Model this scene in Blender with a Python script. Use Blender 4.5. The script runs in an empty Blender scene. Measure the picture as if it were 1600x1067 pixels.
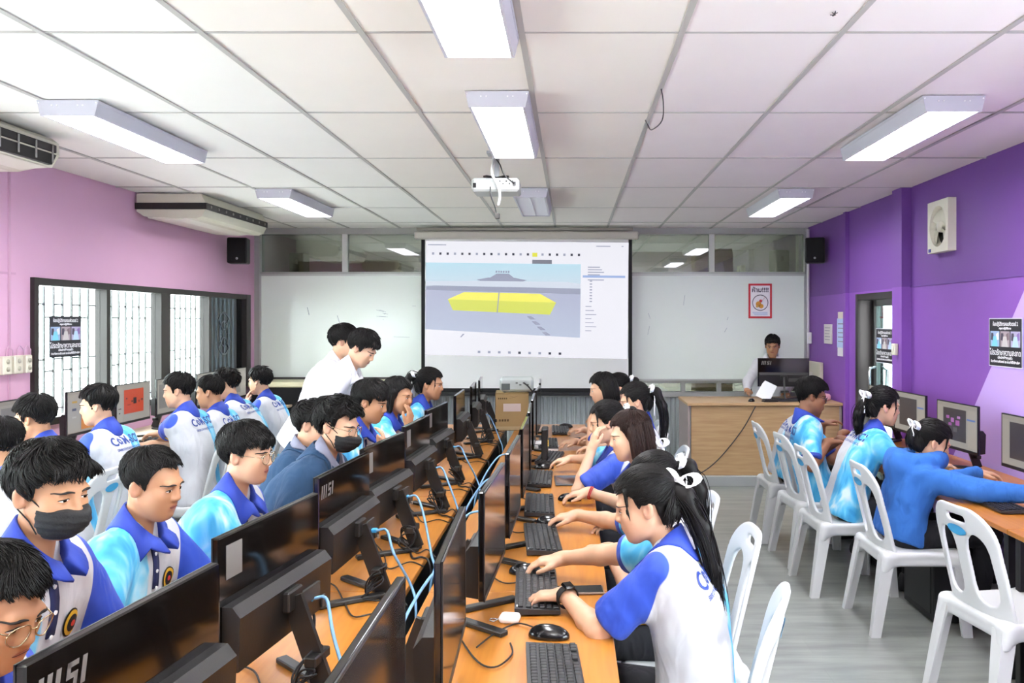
import bpy, bmesh, math, random
import numpy as np
from mathutils import Vector, Matrix
from mathutils.bvhtree import BVHTree

SC = bpy.context.scene
COL = SC.collection
R = math.radians
PI = math.pi
rnd = random.Random(7)
nrs = np.random.RandomState(11)

# ---------------------------------------------------------------- camera, world, lights, exposure
F, CX, CY, CAMH = 1300.0, 893.0, 502.0, 1.65          # measured from the room: level view, shifted lens
CEIL = 2.735
XL, XR, YB, Y0 = -3.68, 2.75, 9.70, -2.2                # left wall, right wall, front wall, rear wall
cam = bpy.data.objects.new('camera', bpy.data.cameras.new('camera'))
COL.objects.link(cam)
cam.location = (0, 0, CAMH)
cam.rotation_euler = (R(90), 0, 0)
cam.data.sensor_width = 36
cam.data.sensor_fit = 'HORIZONTAL'
cam.data.lens = F / 1600 * 36
cam.data.shift_x = -(CX - 800) / 1600
cam.data.shift_y = -(533.5 - CY) / 1600
cam.data.clip_start = 0.02
SC.camera = cam
SC.view_settings.view_transform = 'Standard'
SC.view_settings.look = 'None'
SC.view_settings.gamma = 1
SC.view_settings.use_curve_mapping = False
SC.view_settings.exposure = 1.2
wd = bpy.data.worlds.new('world')
SC.world = wd
wd.use_nodes = True
bg = wd.node_tree.nodes['Background']
bg.inputs[0].default_value = (0.93, 0.97, 1.0, 1)
bg.inputs[1].default_value = 15.0
LAMP = 18.0                                             # diffuser emission of the ceiling lamps

# the photographer's flash, thrown up at the ceiling
fl = bpy.data.lights.new('bounced_flash', 'SPOT')
fl.energy, fl.spot_size, fl.spot_blend, fl.shadow_soft_size = 150, R(110), .6, .05
fo = bpy.data.objects.new('bounced_flash', fl)
COL.objects.link(fo)
fo.location, fo.rotation_euler = (-.1, -.15, 1.75), (R(162), 0, 0)


def at(px, py, Y):
    return Vector(((px - CX) * Y / F, Y, CAMH - (py - CY) * Y / F))


# ---------------------------------------------------------------- materials
def lin(c):
    if isinstance(c, str):
        c = [int(c[i:i + 2], 16) / 255 for i in (0, 2, 4)]
    return tuple((x / 12.92 if x <= 0.04045 else ((x + 0.055) / 1.055) ** 2.4) for x in c) + (1,)


MATS = {}


def nodes_of(name):
    m = bpy.data.materials.new(name)
    m.use_nodes = True
    nt = m.node_tree
    return m, nt, nt.nodes['Principled BSDF']


def N(nt, typ, **kw):
    n = nt.nodes.new(typ)
    for k, v in kw.items():
        if k.startswith('i_'):
            n.inputs[k[2:].replace('_', ' ')].default_value = v
        else:
            setattr(n, k, v)
    return n


def mat(name, col, rough=0.5, metal=0.0, spec=0.5, emit=None, es=1.0, bump=0, bscale=60, var=0, vscale=8, stretch=None, coat=0):
    if name in MATS:
        return MATS[name]
    m, nt, b = nodes_of(name)
    c = lin(col)
    b.inputs['Base Color'].default_value = c
    b.inputs['Roughness'].default_value = rough
    b.inputs['Metallic'].default_value = metal
    b.inputs['Specular IOR Level'].default_value = spec
    if coat:
        b.inputs['Coat Weight'].default_value = coat
        b.inputs['Coat Roughness'].default_value = 0.08
    if emit:
        b.inputs['Emission Color'].default_value = lin(emit)
        b.inputs['Emission Strength'].default_value = es
    L = nt.links.new
    if bump or var:
        tc = N(nt, 'ShaderNodeTexCoord')
        mp = N(nt, 'ShaderNodeMapping')
        if stretch:
            mp.inputs['Scale'].default_value = stretch
        L(tc.outputs['Object'], mp.inputs['Vector'])
    if var:
        nz = N(nt, 'ShaderNodeTexNoise')
        nz.inputs['Scale'].default_value = vscale
        nz.inputs['Detail'].default_value = 5
        L(mp.outputs[0], nz.inputs['Vector'])
        mx = N(nt, 'ShaderNodeMix', data_type='RGBA')
        mx.inputs[6].default_value = tuple(max(0, x * (1 - var)) for x in c[:3]) + (1,)
        mx.inputs[7].default_value = tuple(min(1, x * (1 + var)) for x in c[:3]) + (1,)
        L(nz.outputs[0], mx.inputs[0])
        L(mx.outputs[2], b.inputs['Base Color'])
    if bump:
        n2 = N(nt, 'ShaderNodeTexNoise')
        n2.inputs['Scale'].default_value = bscale
        n2.inputs['Detail'].default_value = 3
        L(mp.outputs[0], n2.inputs['Vector'])
        bp = N(nt, 'ShaderNodeBump')
        bp.inputs['Strength'].default_value = bump
        bp.inputs['Distance'].default_value = 0.01
        L(n2.outputs[0], bp.inputs['Height'])
        L(bp.outputs[0], b.inputs['Normal'])
    MATS[name] = m
    return m


def glow(col, s=1.0):
    k = 'glow_%s_%.2f' % (col, s)
    return mat(k, '101010', 0.25, emit=col, es=s)


def glass(name, tint, refl=0.09, rough=0.01):
    m = bpy.data.materials.new(name)
    m.use_nodes = True
    nt = m.node_tree
    nt.nodes.clear()
    o = N(nt, 'ShaderNodeOutputMaterial')
    t = N(nt, 'ShaderNodeBsdfTransparent')
    t.inputs[0].default_value = lin(tint)
    g = N(nt, 'ShaderNodeBsdfGlossy')
    g.inputs['Roughness'].default_value = rough
    fr = N(nt, 'ShaderNodeLayerWeight')
    pw = N(nt, 'ShaderNodeMath', operation='POWER')
    pw.inputs[1].default_value = 5
    nt.links.new(fr.outputs['Facing'], pw.inputs[0])
    ad = N(nt, 'ShaderNodeMath', operation='MULTIPLY_ADD')
    ad.inputs[1].default_value = 0.7
    ad.inputs[2].default_value = refl
    mx = N(nt, 'ShaderNodeMixShader')
    L = nt.links.new
    L(pw.outputs[0], ad.inputs[0])
    L(ad.outputs[0], mx.inputs[0])
    L(t.outputs[0], mx.inputs[1])
    L(g.outputs[0], mx.inputs[2])
    L(mx.outputs[0], o.inputs[0])
    return m


# ---------------------------------------------------------------- mesh helpers
def new_obj(name, mesh, parent=None):
    o = bpy.data.objects.new(name, mesh)
    COL.objects.link(o)
    if parent is not None:
        o.parent = parent
    return o


def tag(o, label=None, cat=None, group=None, kind=None):
    if label:
        o['label'] = label
    if cat:
        o['category'] = cat
    if group:
        o['group'] = group
    if kind:
        o['kind'] = kind
    return o


def empty(name, loc=(0, 0, 0), rz=0.0, label=None, cat=None, group=None):
    o = new_obj(name, None)
    o.empty_display_size = 0.1
    o.location = loc
    o.rotation_euler = (0, 0, rz)
    return tag(o, label, cat, group)


def copy_tree(o, parent=None):
    c = o.copy()
    COL.objects.link(c)
    if parent is not None:
        c.parent = parent
    for ch in [x for x in KIDS.get(o.name, [])]:
        copy_tree(bpy.data.objects[ch], c)
    return c


KIDS = {}


def index_kids(o):
    KIDS[o.name] = [c.name for c in o.children]
    for c in o.children:
        index_kids(c)


def curve_pts(pts, k=5):
    """Catmull-Rom points through the given ones"""
    P = [Vector(p) for p in pts]
    out = []
    for i in range(len(P) - 1):
        p0, p1, p2, p3 = P[max(i - 1, 0)], P[i], P[i + 1], P[min(i + 2, len(P) - 1)]
        for j in range(k):
            t = j / k
            out.append(.5 * ((2 * p1) + (p2 - p0) * t + (2 * p0 - 5 * p1 + 4 * p2 - p3) * t * t + (3 * p1 - p0 - 3 * p2 + p3) * t ** 3))
    return out + [P[-1]]


class MB:
    def __init__(s):
        s.v, s.f, s.m, s.sm = [], [], [], []

    def add(s, vs, fs, mi=0, smooth=False):
        b = len(s.v)
        s.v += [tuple(map(float, p)) for p in vs]
        for f in fs:
            s.f.append([b + i for i in f])
            s.m.append(mi)
            s.sm.append(smooth)
        return s

    def box(s, c, d, rot=None, mi=0, bev=0.0):
        """box of size d centred at c, edges chamfered by bev"""
        x, y, z = [k / 2 for k in d]
        if bev <= 0:
            vs = [(i * x, j * y, k * z) for i in (-1, 1) for j in (-1, 1) for k in (-1, 1)]
            fs = [(0, 1, 3, 2), (4, 6, 7, 5), (0, 4, 5, 1), (2, 3, 7, 6), (0, 2, 6, 4), (1, 5, 7, 3)]
        else:
            b = min(bev, x * .98, y * .98, z * .98)
            vs, ix = [], {}
            for i in (-1, 1):
                for j in (-1, 1):
                    for k in (-1, 1):
                        for a in range(3):
                            p = [i * (x - b), j * (y - b), k * (z - b)]
                            p[a] = (i * x, j * y, k * z)[a]
                            ix[i, j, k, a] = len(vs)
                            vs.append(p)
            fs = []
            for i in (-1, 1):
                q = [(i, j, k, 0) for j, k in ((-1, -1), (1, -1), (1, 1), (-1, 1))]
                fs.append([ix[t] for t in (q if i > 0 else q[::-1])])
                q = [(j, i, k, 1) for j, k in ((-1, -1), (-1, 1), (1, 1), (1, -1))]
                fs.append([ix[t] for t in (q if i > 0 else q[::-1])])
                q = [(j, k, i, 2) for j, k in ((-1, -1), (1, -1), (1, 1), (-1, 1))]
                fs.append([ix[t] for t in (q if i > 0 else q[::-1])])
            for i in (-1, 1):
                for j in (-1, 1):
                    f = [ix[i, j, -1, 0], ix[i, j, -1, 1], ix[i, j, 1, 1], ix[i, j, 1, 0]]
                    fs.append(f if i * j > 0 else f[::-1])
                    f = [ix[i, -1, j, 0], ix[i, 1, j, 0], ix[i, 1, j, 2], ix[i, -1, j, 2]]
                    fs.append(f if i * j > 0 else f[::-1])
                    f = [ix[-1, i, j, 1], ix[-1, i, j, 2], ix[1, i, j, 2], ix[1, i, j, 1]]
                    fs.append(f if i * j > 0 else f[::-1])
                    for k in (-1, 1):
                        f = [ix[i, j, k, 0], ix[i, j, k, 1], ix[i, j, k, 2]]
                        fs.append(f if i * j * k > 0 else f[::-1])
        M = rot.to_3x3() if rot is not None else None
        c = Vector(c)
        vs = [(M @ Vector(p) if M else Vector(p)) + c for p in vs]
        return s.add(vs, fs, mi)

    def bar(s, a, b, w, h, up=(0, 0, 1), mi=0, bev=0.0):
        a, b = Vector(a), Vector(b)
        x = (b - a).normalized()
        y = Vector(up).cross(x).normalized()
        z = x.cross(y)
        M = Matrix((x, y, z)).transposed()
        return s.box((a + b) / 2, ((b - a).length, w, h), M, mi, bev)

    def tube(s, pts, r, n=8, mi=0, cap=True, smooth=True):
        pts = [Vector(p) for p in pts]
        rs = r if isinstance(r, (list, tuple)) else [r] * len(pts)
        vs, fs = [], []
        ref = Vector((0.31, 0.22, 0.93))
        u = None
        for i, p in enumerate(pts):
            t = (pts[min(i + 1, len(pts) - 1)] - pts[max(i - 1, 0)]).normalized()
            if u is None:
                u = t.cross(ref).normalized()
            else:
                u = (u - t * u.dot(t)).normalized()
            w = t.cross(u)
            for k in range(n):
                a = 2 * PI * k / n
                vs.append(p + (u * math.cos(a) + w * math.sin(a)) * rs[i])
        for i in range(len(pts) - 1):
            for k in range(n):
                k2 = (k + 1) % n
                fs.append((i * n + k, i * n + k2, (i + 1) * n + k2, (i + 1) * n + k))
        if cap:
            fs.append(tuple(range(n))[::-1])
            fs.append(tuple((len(pts) - 1) * n + k for k in range(n)))
        return s.add(vs, fs, mi, smooth)

    def cyl(s, a, b, r, r2=None, n=20, mi=0):
        return s.tube([a, b], [r, r if r2 is None else r2], n, mi, True, n > 8)

    def prism(s, poly, axis, a, b, mi=0, smooth=False):
        """2D polygon extruded along an axis between a and b"""
        n = len(poly)

        def P(q, t):
            return {'x': (t, q[0], q[1]), 'y': (q[0], t, q[1]), 'z': (q[0], q[1], t)}[axis]
        vs = [P(q, a) for q in poly] + [P(q, b) for q in poly]
        fs = [(i, (i + 1) % n, n + (i + 1) % n, n + i) for i in range(n)]
        s.add(vs, fs, mi, smooth)
        s.add(vs, [tuple(range(n))[::-1], tuple(range(n, 2 * n))], mi)
        return s

    def quad(s, pts, mi=0):
        return s.add(pts, [tuple(range(len(pts)))], mi)

    def lathe(s, prof, c=(0, 0, 0), n=20, mi=0, rot=None):
        vs, fs = [], []
        for r, z in prof:
            for k in range(n):
                a = 2 * PI * k / n
                p = Vector((r * math.cos(a), r * math.sin(a), z))
                if rot is not None:
                    p = rot.to_3x3() @ p
                vs.append(p + Vector(c))
        for i in range(len(prof) - 1):
            for k in range(n):
                k2 = (k + 1) % n
                fs.append((i * n + k, i * n + k2, (i + 1) * n + k2, (i + 1) * n + k))
        return s.add(vs, fs, mi, True)

    def mesh(s, name, mats, fix=True):
        me = bpy.data.meshes.new(name)
        me.from_pydata(s.v, [], s.f)
        for m in (mats if isinstance(mats, (list, tuple)) else [mats]):
            me.materials.append(m)
        me.polygons.foreach_set('material_index', s.m)
        me.polygons.foreach_set('use_smooth', s.sm)
        if fix:
            bm = bmesh.new()
            bm.from_mesh(me)
            bmesh.ops.recalc_face_normals(bm, faces=bm.faces)
            bm.to_mesh(me)
            bm.free()
        me.update()
        return me

    def build(s, name, mats, parent=None, fix=True):
        return new_obj(name, s.mesh(name, mats, fix), parent)


def np_mesh(name, V, Q, mats, smooth=True):
    """mesh from numpy vertices and quads"""
    me = bpy.data.meshes.new(name)
    k = Q.shape[1]
    me.vertices.add(len(V))
    me.vertices.foreach_set('co', np.ascontiguousarray(V, dtype=np.float32).ravel())
    me.loops.add(len(Q) * k)
    me.loops.foreach_set('vertex_index', np.ascontiguousarray(Q, dtype=np.int32).ravel())
    me.polygons.add(len(Q))
    me.polygons.foreach_set('loop_start', np.arange(0, len(Q) * k, k, dtype=np.int32))
    me.polygons.foreach_set('use_smooth', np.full(len(Q), smooth))
    for m in (mats if isinstance(mats, (list, tuple)) else [mats]):
        me.materials.append(m)
    me.update(calc_edges=True)
    me.validate()
    return me


def set_attr(me, name, cols):
    a = me.color_attributes.new(name, 'FLOAT_COLOR', 'POINT')
    c = np.ones((len(me.vertices), 4), np.float32)
    c[:, :cols.shape[1]] = cols
    a.data.foreach_set('color', c.ravel())


FONT = None


def text_mesh(txt, size, bold=0.0, align='CENTER', spacing=1.0, shear=0.0):
    """flat text outline as (verts Nx2, tris)"""
    cu = bpy.data.curves.new('text', 'FONT')
    cu.body = txt
    cu.size = size
    cu.align_x = align
    cu.align_y = 'CENTER'
    cu.offset = bold
    cu.space_character = spacing
    cu.shear = shear
    cu.resolution_u = 3
    o = bpy.data.objects.new('text', cu)
    COL.objects.link(o)
    dg = bpy.context.evaluated_depsgraph_get()
    me = bpy.data.meshes.new_from_object(o.evaluated_get(dg))
    vs = [v.co.copy() for v in me.vertices]
    fs = [tuple(p.vertices) for p in me.polygons]
    bpy.data.objects.remove(o)
    bpy.data.curves.remove(cu)
    bpy.data.meshes.remove(me)
    return vs, fs


def put_text(mb, txt, size, origin, ux, uy, mi=0, width=None, **kw):
    vs, fs = text_mesh(txt, size, **kw)
    if not vs:
        return mb
    k = 1.0
    if width:
        w = max(v.x for v in vs) - min(v.x for v in vs)
        k = width / w
    ux, uy, origin = Vector(ux), Vector(uy), Vector(origin)
    return mb.add([origin + ux * v.x * k + uy * v.y for v in vs], fs, mi)


def smooth(V, Q, n):
    """a few passes of neighbour averaging with a step back, so the surface does not shrink"""
    deg = np.zeros(len(V))
    for i in range(4):
        np.add.at(deg, Q[:, i], 2)
    for it in range(n * 2):
        S = np.zeros_like(V)
        for i in range(4):
            np.add.at(S, Q[:, i], V[Q[:, (i + 1) % 4]] + V[Q[:, (i + 3) % 4]])
        V = V + (.55 if it % 2 == 0 else -.50) * (S / np.maximum(deg, 1)[:, None] - V)
    return V


# ---------------------------------------------------------------- signed distance fields, surface nets
class Fld:
    def __init__(s, lo, hi, h):
        s.lo = np.array(lo, float)
        s.h = h
        n = np.ceil((np.array(hi, float) - s.lo) / h).astype(int) + 1
        s.n = n
        s.D = np.full(n, 0.25, np.float32)
        s.ax = [(s.lo[i] + h * np.arange(n[i])).astype(np.float32) for i in range(3)]

    def grid(s, lo=None, hi=None):
        sl = []
        for i in range(3):
            a = 0 if lo is None else max(0, int((lo[i] - s.lo[i]) / s.h))
            b = s.n[i] if hi is None else min(s.n[i], int((hi[i] - s.lo[i]) / s.h) + 2)
            sl.append(slice(a, max(a, b)))
        return tuple(sl), (s.ax[0][sl[0]][:, None, None], s.ax[1][sl[1]][None, :, None], s.ax[2][sl[2]][None, None, :])

    def comb(s, sl, d, k, mode):
        a = s.D[sl]
        if mode == 'sub':
            d = -d
            if k > 0:
                h = np.maximum(k - np.abs(a - d), 0) / k
                s.D[sl] = np.maximum(a, d) + h * h * k * 0.25
            else:
                s.D[sl] = np.maximum(a, d)
        else:
            if k > 0:
                h = np.maximum(k - np.abs(a - d), 0) / k
                s.D[sl] = np.minimum(a, d) - h * h * k * 0.25
            else:
                s.D[sl] = np.minimum(a, d)

    def cap(s, a, b, ra, rb=None, k=0.0, mode='add'):
        rb = ra if rb is None else rb
        a, b = np.array(a, float), np.array(b, float)
        m = max(ra, rb) + k + 3 * s.h
        sl, (X, Y, Z) = s.grid(np.minimum(a, b) - m, np.maximum(a, b) + m)
        if s.D[sl].size == 0:
            return s
        ba = b - a
        L2 = max(float(ba @ ba), 1e-9)
        t = np.clip(((X - a[0]) * ba[0] + (Y - a[1]) * ba[1] + (Z - a[2]) * ba[2]) / L2, 0, 1)
        d = np.sqrt((X - a[0] - t * ba[0]) ** 2 + (Y - a[1] - t * ba[1]) ** 2 + (Z - a[2] - t * ba[2]) ** 2) - (ra + (rb - ra) * t)
        s.comb(sl, d.astype(np.float32), k, mode)
        return s

    def ell(s, c, r, rot=None, k=0.0, mode='add'):
        c, r = np.array(c, float), np.array(r, float)
        m = r.max() + k + 3 * s.h
        sl, (X, Y, Z) = s.grid(c - m, c + m)
        if s.D[sl].size == 0:
            return s
        x, y, z = X - c[0], Y - c[1], Z - c[2]
        if rot is not None:
            Q = np.array(rot.to_3x3())
            x, y, z = (Q[0, 0] * x + Q[1, 0] * y + Q[2, 0] * z, Q[0, 1] * x + Q[1, 1] * y + Q[2, 1] * z, Q[0, 2] * x + Q[1, 2] * y + Q[2, 2] * z)
        k0 = np.sqrt((x / r[0]) ** 2 + (y / r[1]) ** 2 + (z / r[2]) ** 2)
        k1 = np.sqrt((x / r[0] ** 2) ** 2 + (y / r[1] ** 2) ** 2 + (z / r[2] ** 2) ** 2)
        d = k0 * (k0 - 1) / np.maximum(k1, 1e-6)
        s.comb(sl, d.astype(np.float32), k, mode)
        return s

    def rbox(s, c, d, r, rot=None, k=0.0, mode='add'):
        c, d = np.array(c, float), np.array(d, float) / 2
        m = float(np.linalg.norm(d)) + k + 3 * s.h
        sl, (X, Y, Z) = s.grid(c - m, c + m)
        if s.D[sl].size == 0:
            return s
        x, y, z = X - c[0], Y - c[1], Z - c[2]
        if rot is not None:
            Q = np.array(rot.to_3x3())
            x, y, z = (Q[0, 0] * x + Q[1, 0] * y + Q[2, 0] * z, Q[0, 1] * x + Q[1, 1] * y + Q[2, 1] * z, Q[0, 2] * x + Q[1, 2] * y + Q[2, 2] * z)
        qx, qy, qz = np.abs(x) - d[0] + r, np.abs(y) - d[1] + r, np.abs(z) - d[2] + r
        o = np.sqrt(np.maximum(qx, 0) ** 2 + np.maximum(qy, 0) ** 2 + np.maximum(qz, 0) ** 2) + np.minimum(np.maximum(qx, np.maximum(qy, qz)), 0) - r
        s.comb(sl, o.astype(np.float32), k, mode)
        return s

    def sample(s, V):
        """trilinear value of the field at points"""
        q = np.clip((V - s.lo) / s.h, 0, s.n - 1.001)
        i = q.astype(int)
        t = q - i
        r = 0
        for a in (0, 1):
            for b in (0, 1):
                for c in (0, 1):
                    w = (t[:, 0] if a else 1 - t[:, 0]) * (t[:, 1] if b else 1 - t[:, 1]) * (t[:, 2] if c else 1 - t[:, 2])
                    r = r + w * s.D[i[:, 0] + a, i[:, 1] + b, i[:, 2] + c]
        return r

    def plane(s, p, n, k=0.0):
        """remove what lies on the side n points to"""
        _, (X, Y, Z) = s.grid()
        d = (X - p[0]) * n[0] + (Y - p[1]) * n[1] + (Z - p[2]) * n[2]
        h = np.maximum(k - np.abs(s.D - d), 0) / k if k else 0
        s.D = (np.maximum(s.D, d) + h * h * k * .25).astype(np.float32)
        return s

    def nets(s, relax=1):
        D = s.D
        D[0], D[-1], D[:, 0], D[:, -1], D[:, :, 0], D[:, :, -1] = .1, .1, .1, .1, .1, .1
        I = D < 0
        nx, ny, nz = D.shape
        cnt = np.zeros((nx - 1, ny - 1, nz - 1), np.int8)
        cor = [(i, j, k) for i in (0, 1) for j in (0, 1) for k in (0, 1)]
        for i, j, k in cor:
            cnt += I[i:nx - 1 + i, j:ny - 1 + j, k:nz - 1 + k]
        act = (cnt > 0) & (cnt < 8)
        idx = np.argwhere(act)
        if len(idx) == 0:
            return np.zeros((0, 3)), np.zeros((0, 4), int)
        vid = np.full(act.shape, -1, np.int32)
        vid[act] = np.arange(len(idx))
        cv = np.stack([D[idx[:, 0] + i, idx[:, 1] + j, idx[:, 2] + k] for i, j, k in cor], 1)
        pos = np.zeros((len(idx), 3))
        num = np.zeros(len(idx))
        ca = np.array(cor, float)
        for a in range(8):
            for b in range(a + 1, 8):
                if np.abs(ca[a] - ca[b]).sum() != 1:
                    continue
                va, vb = cv[:, a], cv[:, b]
                m = (va < 0) != (vb < 0)
                t = va[m] / (va[m] - vb[m])
                pos[m] += ca[a] + t[:, None] * (ca[b] - ca[a])
                num[m] += 1
        V = (idx + pos / num[:, None]) * s.h + s.lo
        Q = []
        for ax in range(3):
            o = [(1, 2), (2, 0), (0, 1)][ax]
            A = np.take(I, range(0, D.shape[ax] - 1), ax)
            B = np.take(I, range(1, D.shape[ax]), ax)
            e = np.argwhere(A != B)
            e = e[(e[:, o[0]] > 0) & (e[:, o[1]] > 0)]
            du, dv = np.zeros(3, int), np.zeros(3, int)
            du[o[0]], dv[o[1]] = 1, 1
            g = lambda q: vid[q[:, 0], q[:, 1], q[:, 2]]
            q = np.stack([g(e - du - dv), g(e - dv), g(e), g(e - du)], 1)
            fl = B[e[:, 0], e[:, 1], e[:, 2]]
            q[fl] = q[fl][:, ::-1]
            Q.append(q)
        Q = np.concatenate(Q)
        return smooth(V, Q, relax), Q

# ---------------------------------------------------------------- people
def skin_mat(name, col, lip):
    m, nt, b = nodes_of(name)
    L = nt.links.new
    a = N(nt, 'ShaderNodeAttribute', attribute_name='tint')
    sp = N(nt, 'ShaderNodeSeparateColor')
    L(a.outputs['Color'], sp.inputs[0])
    nz = N(nt, 'ShaderNodeTexNoise')
    nz.inputs['Scale'].default_value = 14
    c = lin(col)
    m0 = N(nt, 'ShaderNodeMix', data_type='RGBA')
    m0.inputs[6].default_value = tuple(x * .9 for x in c[:3]) + (1,)
    m0.inputs[7].default_value = tuple(min(1, x * 1.08) for x in c[:3]) + (1,)
    L(nz.outputs[0], m0.inputs[0])
    m1 = N(nt, 'ShaderNodeMix', data_type='RGBA')
    m1.inputs[7].default_value = lin(lip)
    L(sp.outputs[0], m1.inputs[0])
    L(m0.outputs[2], m1.inputs[6])
    m2 = N(nt, 'ShaderNodeMix', data_type='RGBA')
    m2.inputs[7].default_value = lin('1d1511')
    L(sp.outputs[1], m2.inputs[0])
    L(m1.outputs[2], m2.inputs[6])
    L(m2.outputs[2], b.inputs['Base Color'])
    b.inputs['Roughness'].default_value = 0.5
    b.inputs['Subsurface Weight'].default_value = 0.08
    b.inputs['Subsurface Radius'].default_value = (0.02, 0.008, 0.004)
    return m


def shirt_mat(name):
    """sports shirt: left half white with royal sleeve, right half sky-blue swirls with royal cuff"""
    m, nt, b = nodes_of(name)
    L = nt.links.new
    a = N(nt, 'ShaderNodeAttribute', attribute_name='cloth')
    sp = N(nt, 'ShaderNodeSeparateColor')
    L(a.outputs['Color'], sp.inputs[0])
    tc = N(nt, 'ShaderNodeTexCoord')
    mp = N(nt, 'ShaderNodeMapping')
    mp.inputs['Scale'].default_value = (3.0, 3.0, 1.5)
    L(tc.outputs['Object'], mp.inputs[0])
    nz = N(nt, 'ShaderNodeTexNoise')
    nz.inputs['Scale'].default_value = 2.6
    nz.inputs['Detail'].default_value = 2
    nz.inputs['Distortion'].default_value = 1.6
    L(mp.outputs[0], nz.inputs['Vector'])
    rp = N(nt, 'ShaderNodeValToRGB')
    e = rp.color_ramp.elements
    e[0].position, e[0].color = 0.33, lin('2f97d2')
    e[1].position, e[1].color = 0.66, lin('c9dde4')
    x = rp.color_ramp.elements.new(0.46)
    x.color = lin('4bb2e0')
    x = rp.color_ramp.elements.new(0.55)
    x.color = lin('7cc6e4')
    L(nz.outputs[0], rp.inputs[0])

    def step(sock, thr, wid=0.012):
        r = N(nt, 'ShaderNodeMapRange')
        r.inputs[1].default_value = thr - wid
        r.inputs[2].default_value = thr + wid
        L(sock, r.inputs[0])
        return r.outputs[0]

    def mix(f, c0, c1):
        q = N(nt, 'ShaderNodeMix', data_type='RGBA')
        L(f, q.inputs[0])
        for i, c in ((6, c0), (7, c1)):
            if isinstance(c, str):
                q.inputs[i].default_value = lin(c)
            else:
                L(c, q.inputs[i])
        return q.outputs[2]
    # wavy border between the halves
    wv = N(nt, 'ShaderNodeMath', operation='MULTIPLY_ADD')
    wv.inputs[1].default_value = 0.16
    wv.inputs[2].default_value = -0.08
    L(nz.outputs[0], wv.inputs[0])
    ad = N(nt, 'ShaderNodeMath', operation='ADD')
    L(sp.outputs[0], ad.inputs[0])
    L(wv.outputs[0], ad.inputs[1])
    left = step(ad.outputs[0], 0.40)
    leftarm = step(sp.outputs[0], 0.5)
    body = mix(left, rp.outputs[0], 'c3c4c9')
    cuff = step(sp.outputs[2], 0.5)
    slR = mix(cuff, rp.outputs[0], '2444a8')
    slv = mix(leftarm, slR, '2146b4')
    slf = step(sp.outputs[1], 0.5)
    L(mix(slf, body, slv), b.inputs['Base Color'])
    b.inputs['Roughness'].default_value = 0.62
    b.inputs['Sheen Weight'].default_value = 0.1
    add_wrinkle(nt, b)
    return m


def add_wrinkle(nt, b, st=0.35):
    tc = N(nt, 'ShaderNodeTexCoord')
    mp = N(nt, 'ShaderNodeMapping')
    mp.inputs['Rotation'].default_value = (0.4, 0.5, 0.2)
    mp.inputs['Scale'].default_value = (1.0, 1.0, 0.45)
    n = N(nt, 'ShaderNodeTexNoise')
    n.inputs['Scale'].default_value = 15
    n.inputs['Detail'].default_value = 2
    n.inputs['Distortion'].default_value = 0.8
    bp = N(nt, 'ShaderNodeBump')
    bp.inputs['Strength'].default_value = st
    bp.inputs['Distance'].default_value = 0.03
    nt.links.new(tc.outputs['Object'], mp.inputs[0])
    nt.links.new(mp.outputs[0], n.inputs['Vector'])
    nt.links.new(n.outputs[0], bp.inputs['Height'])
    nt.links.new(bp.outputs[0], b.inputs['Normal'])


def cloth_mat(name, col, rough=0.8, st=0.4):
    if name in MATS:
        return MATS[name]
    m, nt, b = nodes_of(name)
    b.inputs['Base Color'].default_value = lin(col)
    b.inputs['Roughness'].default_value = rough
    add_wrinkle(nt, b, st)
    MATS[name] = m
    return m


def hair_mat(name, col, hi):
    m, nt, b = nodes_of(name)
    L = nt.links.new
    tc = N(nt, 'ShaderNodeTexCoord')
    n = N(nt, 'ShaderNodeTexNoise')
    n.inputs['Scale'].default_value = 60
    L(tc.outputs['Object'], n.inputs['Vector'])
    q = N(nt, 'ShaderNodeMix', data_type='RGBA')
    q.inputs[6].default_value = lin(col)
    q.inputs[7].default_value = lin(hi)
    L(n.outputs[0], q.inputs[0])
    L(q.outputs[2], b.inputs['Base Color'])
    b.inputs['Roughness'].default_value = 0.5
    b.inputs['Specular IOR Level'].default_value = 0.22
    return m


SKIN = {'tan': skin_mat('skin_tan', 'b28260', 'a8635a'), 'light': skin_mat('skin_light', 'cda183', 'c97a72'),
        'fair': skin_mat('skin_fair', 'd6ac8e', 'c97a72'), 'brown': skin_mat('skin_brown', '94664a', '8e5449')}
SHIRT = shirt_mat('sports_shirt')
HAIRM = {'black': hair_mat('hair_black', '0b0a0a', '1b1817'), 'brown': hair_mat('hair_brown', '1c1210', '38231d')}
ROYAL = cloth_mat('royal_cloth', '2741a8', 0.7, .15)
NAVY = cloth_mat('navy_cloth', '1c2350', 0.8, .3)
DARKCL = cloth_mat('dark_trousers', '15161c', 0.85)
WHITE_CL = cloth_mat('white_shirt_cloth', 'd8d8dc', 0.75)
HOODIE = cloth_mat('blue_fleece', '2f68b4', 0.95, .5)
JACKET = cloth_mat('slate_blue_cloth', '1b3c5c', 0.85, .5)
RIBBON = mat('white_ribbon', 'fafafa', 0.6)
MASKM = mat('black_mask_cloth', '17181a', 0.8, bump=.2, bscale=200)
EYEW = mat('eye_white', 'e9e4de', 0.25)
EYED = mat('eye_dark', '120c0a', 0.15)
BROW = mat('brow_hair', '17100d', 0.7)
INK = mat('navy_print', '27408f', 0.6)
GOLD = mat('gold_print', 'e0b030', 0.5)
BLACKP = mat('black_print', '141416', 0.5)
REDP = mat('red_print', 'c8342c', 0.5)
BUTTON = mat('white_button', 'f0f0f0', 0.4)
METALF = mat('thin_metal', 'b9a98a', 0.25, metal=0.9)
DARKF = mat('dark_frame', '2a2523', 0.3)
LENS = glass('clear_lens', 'f4f6f8', 0.07)
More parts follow.
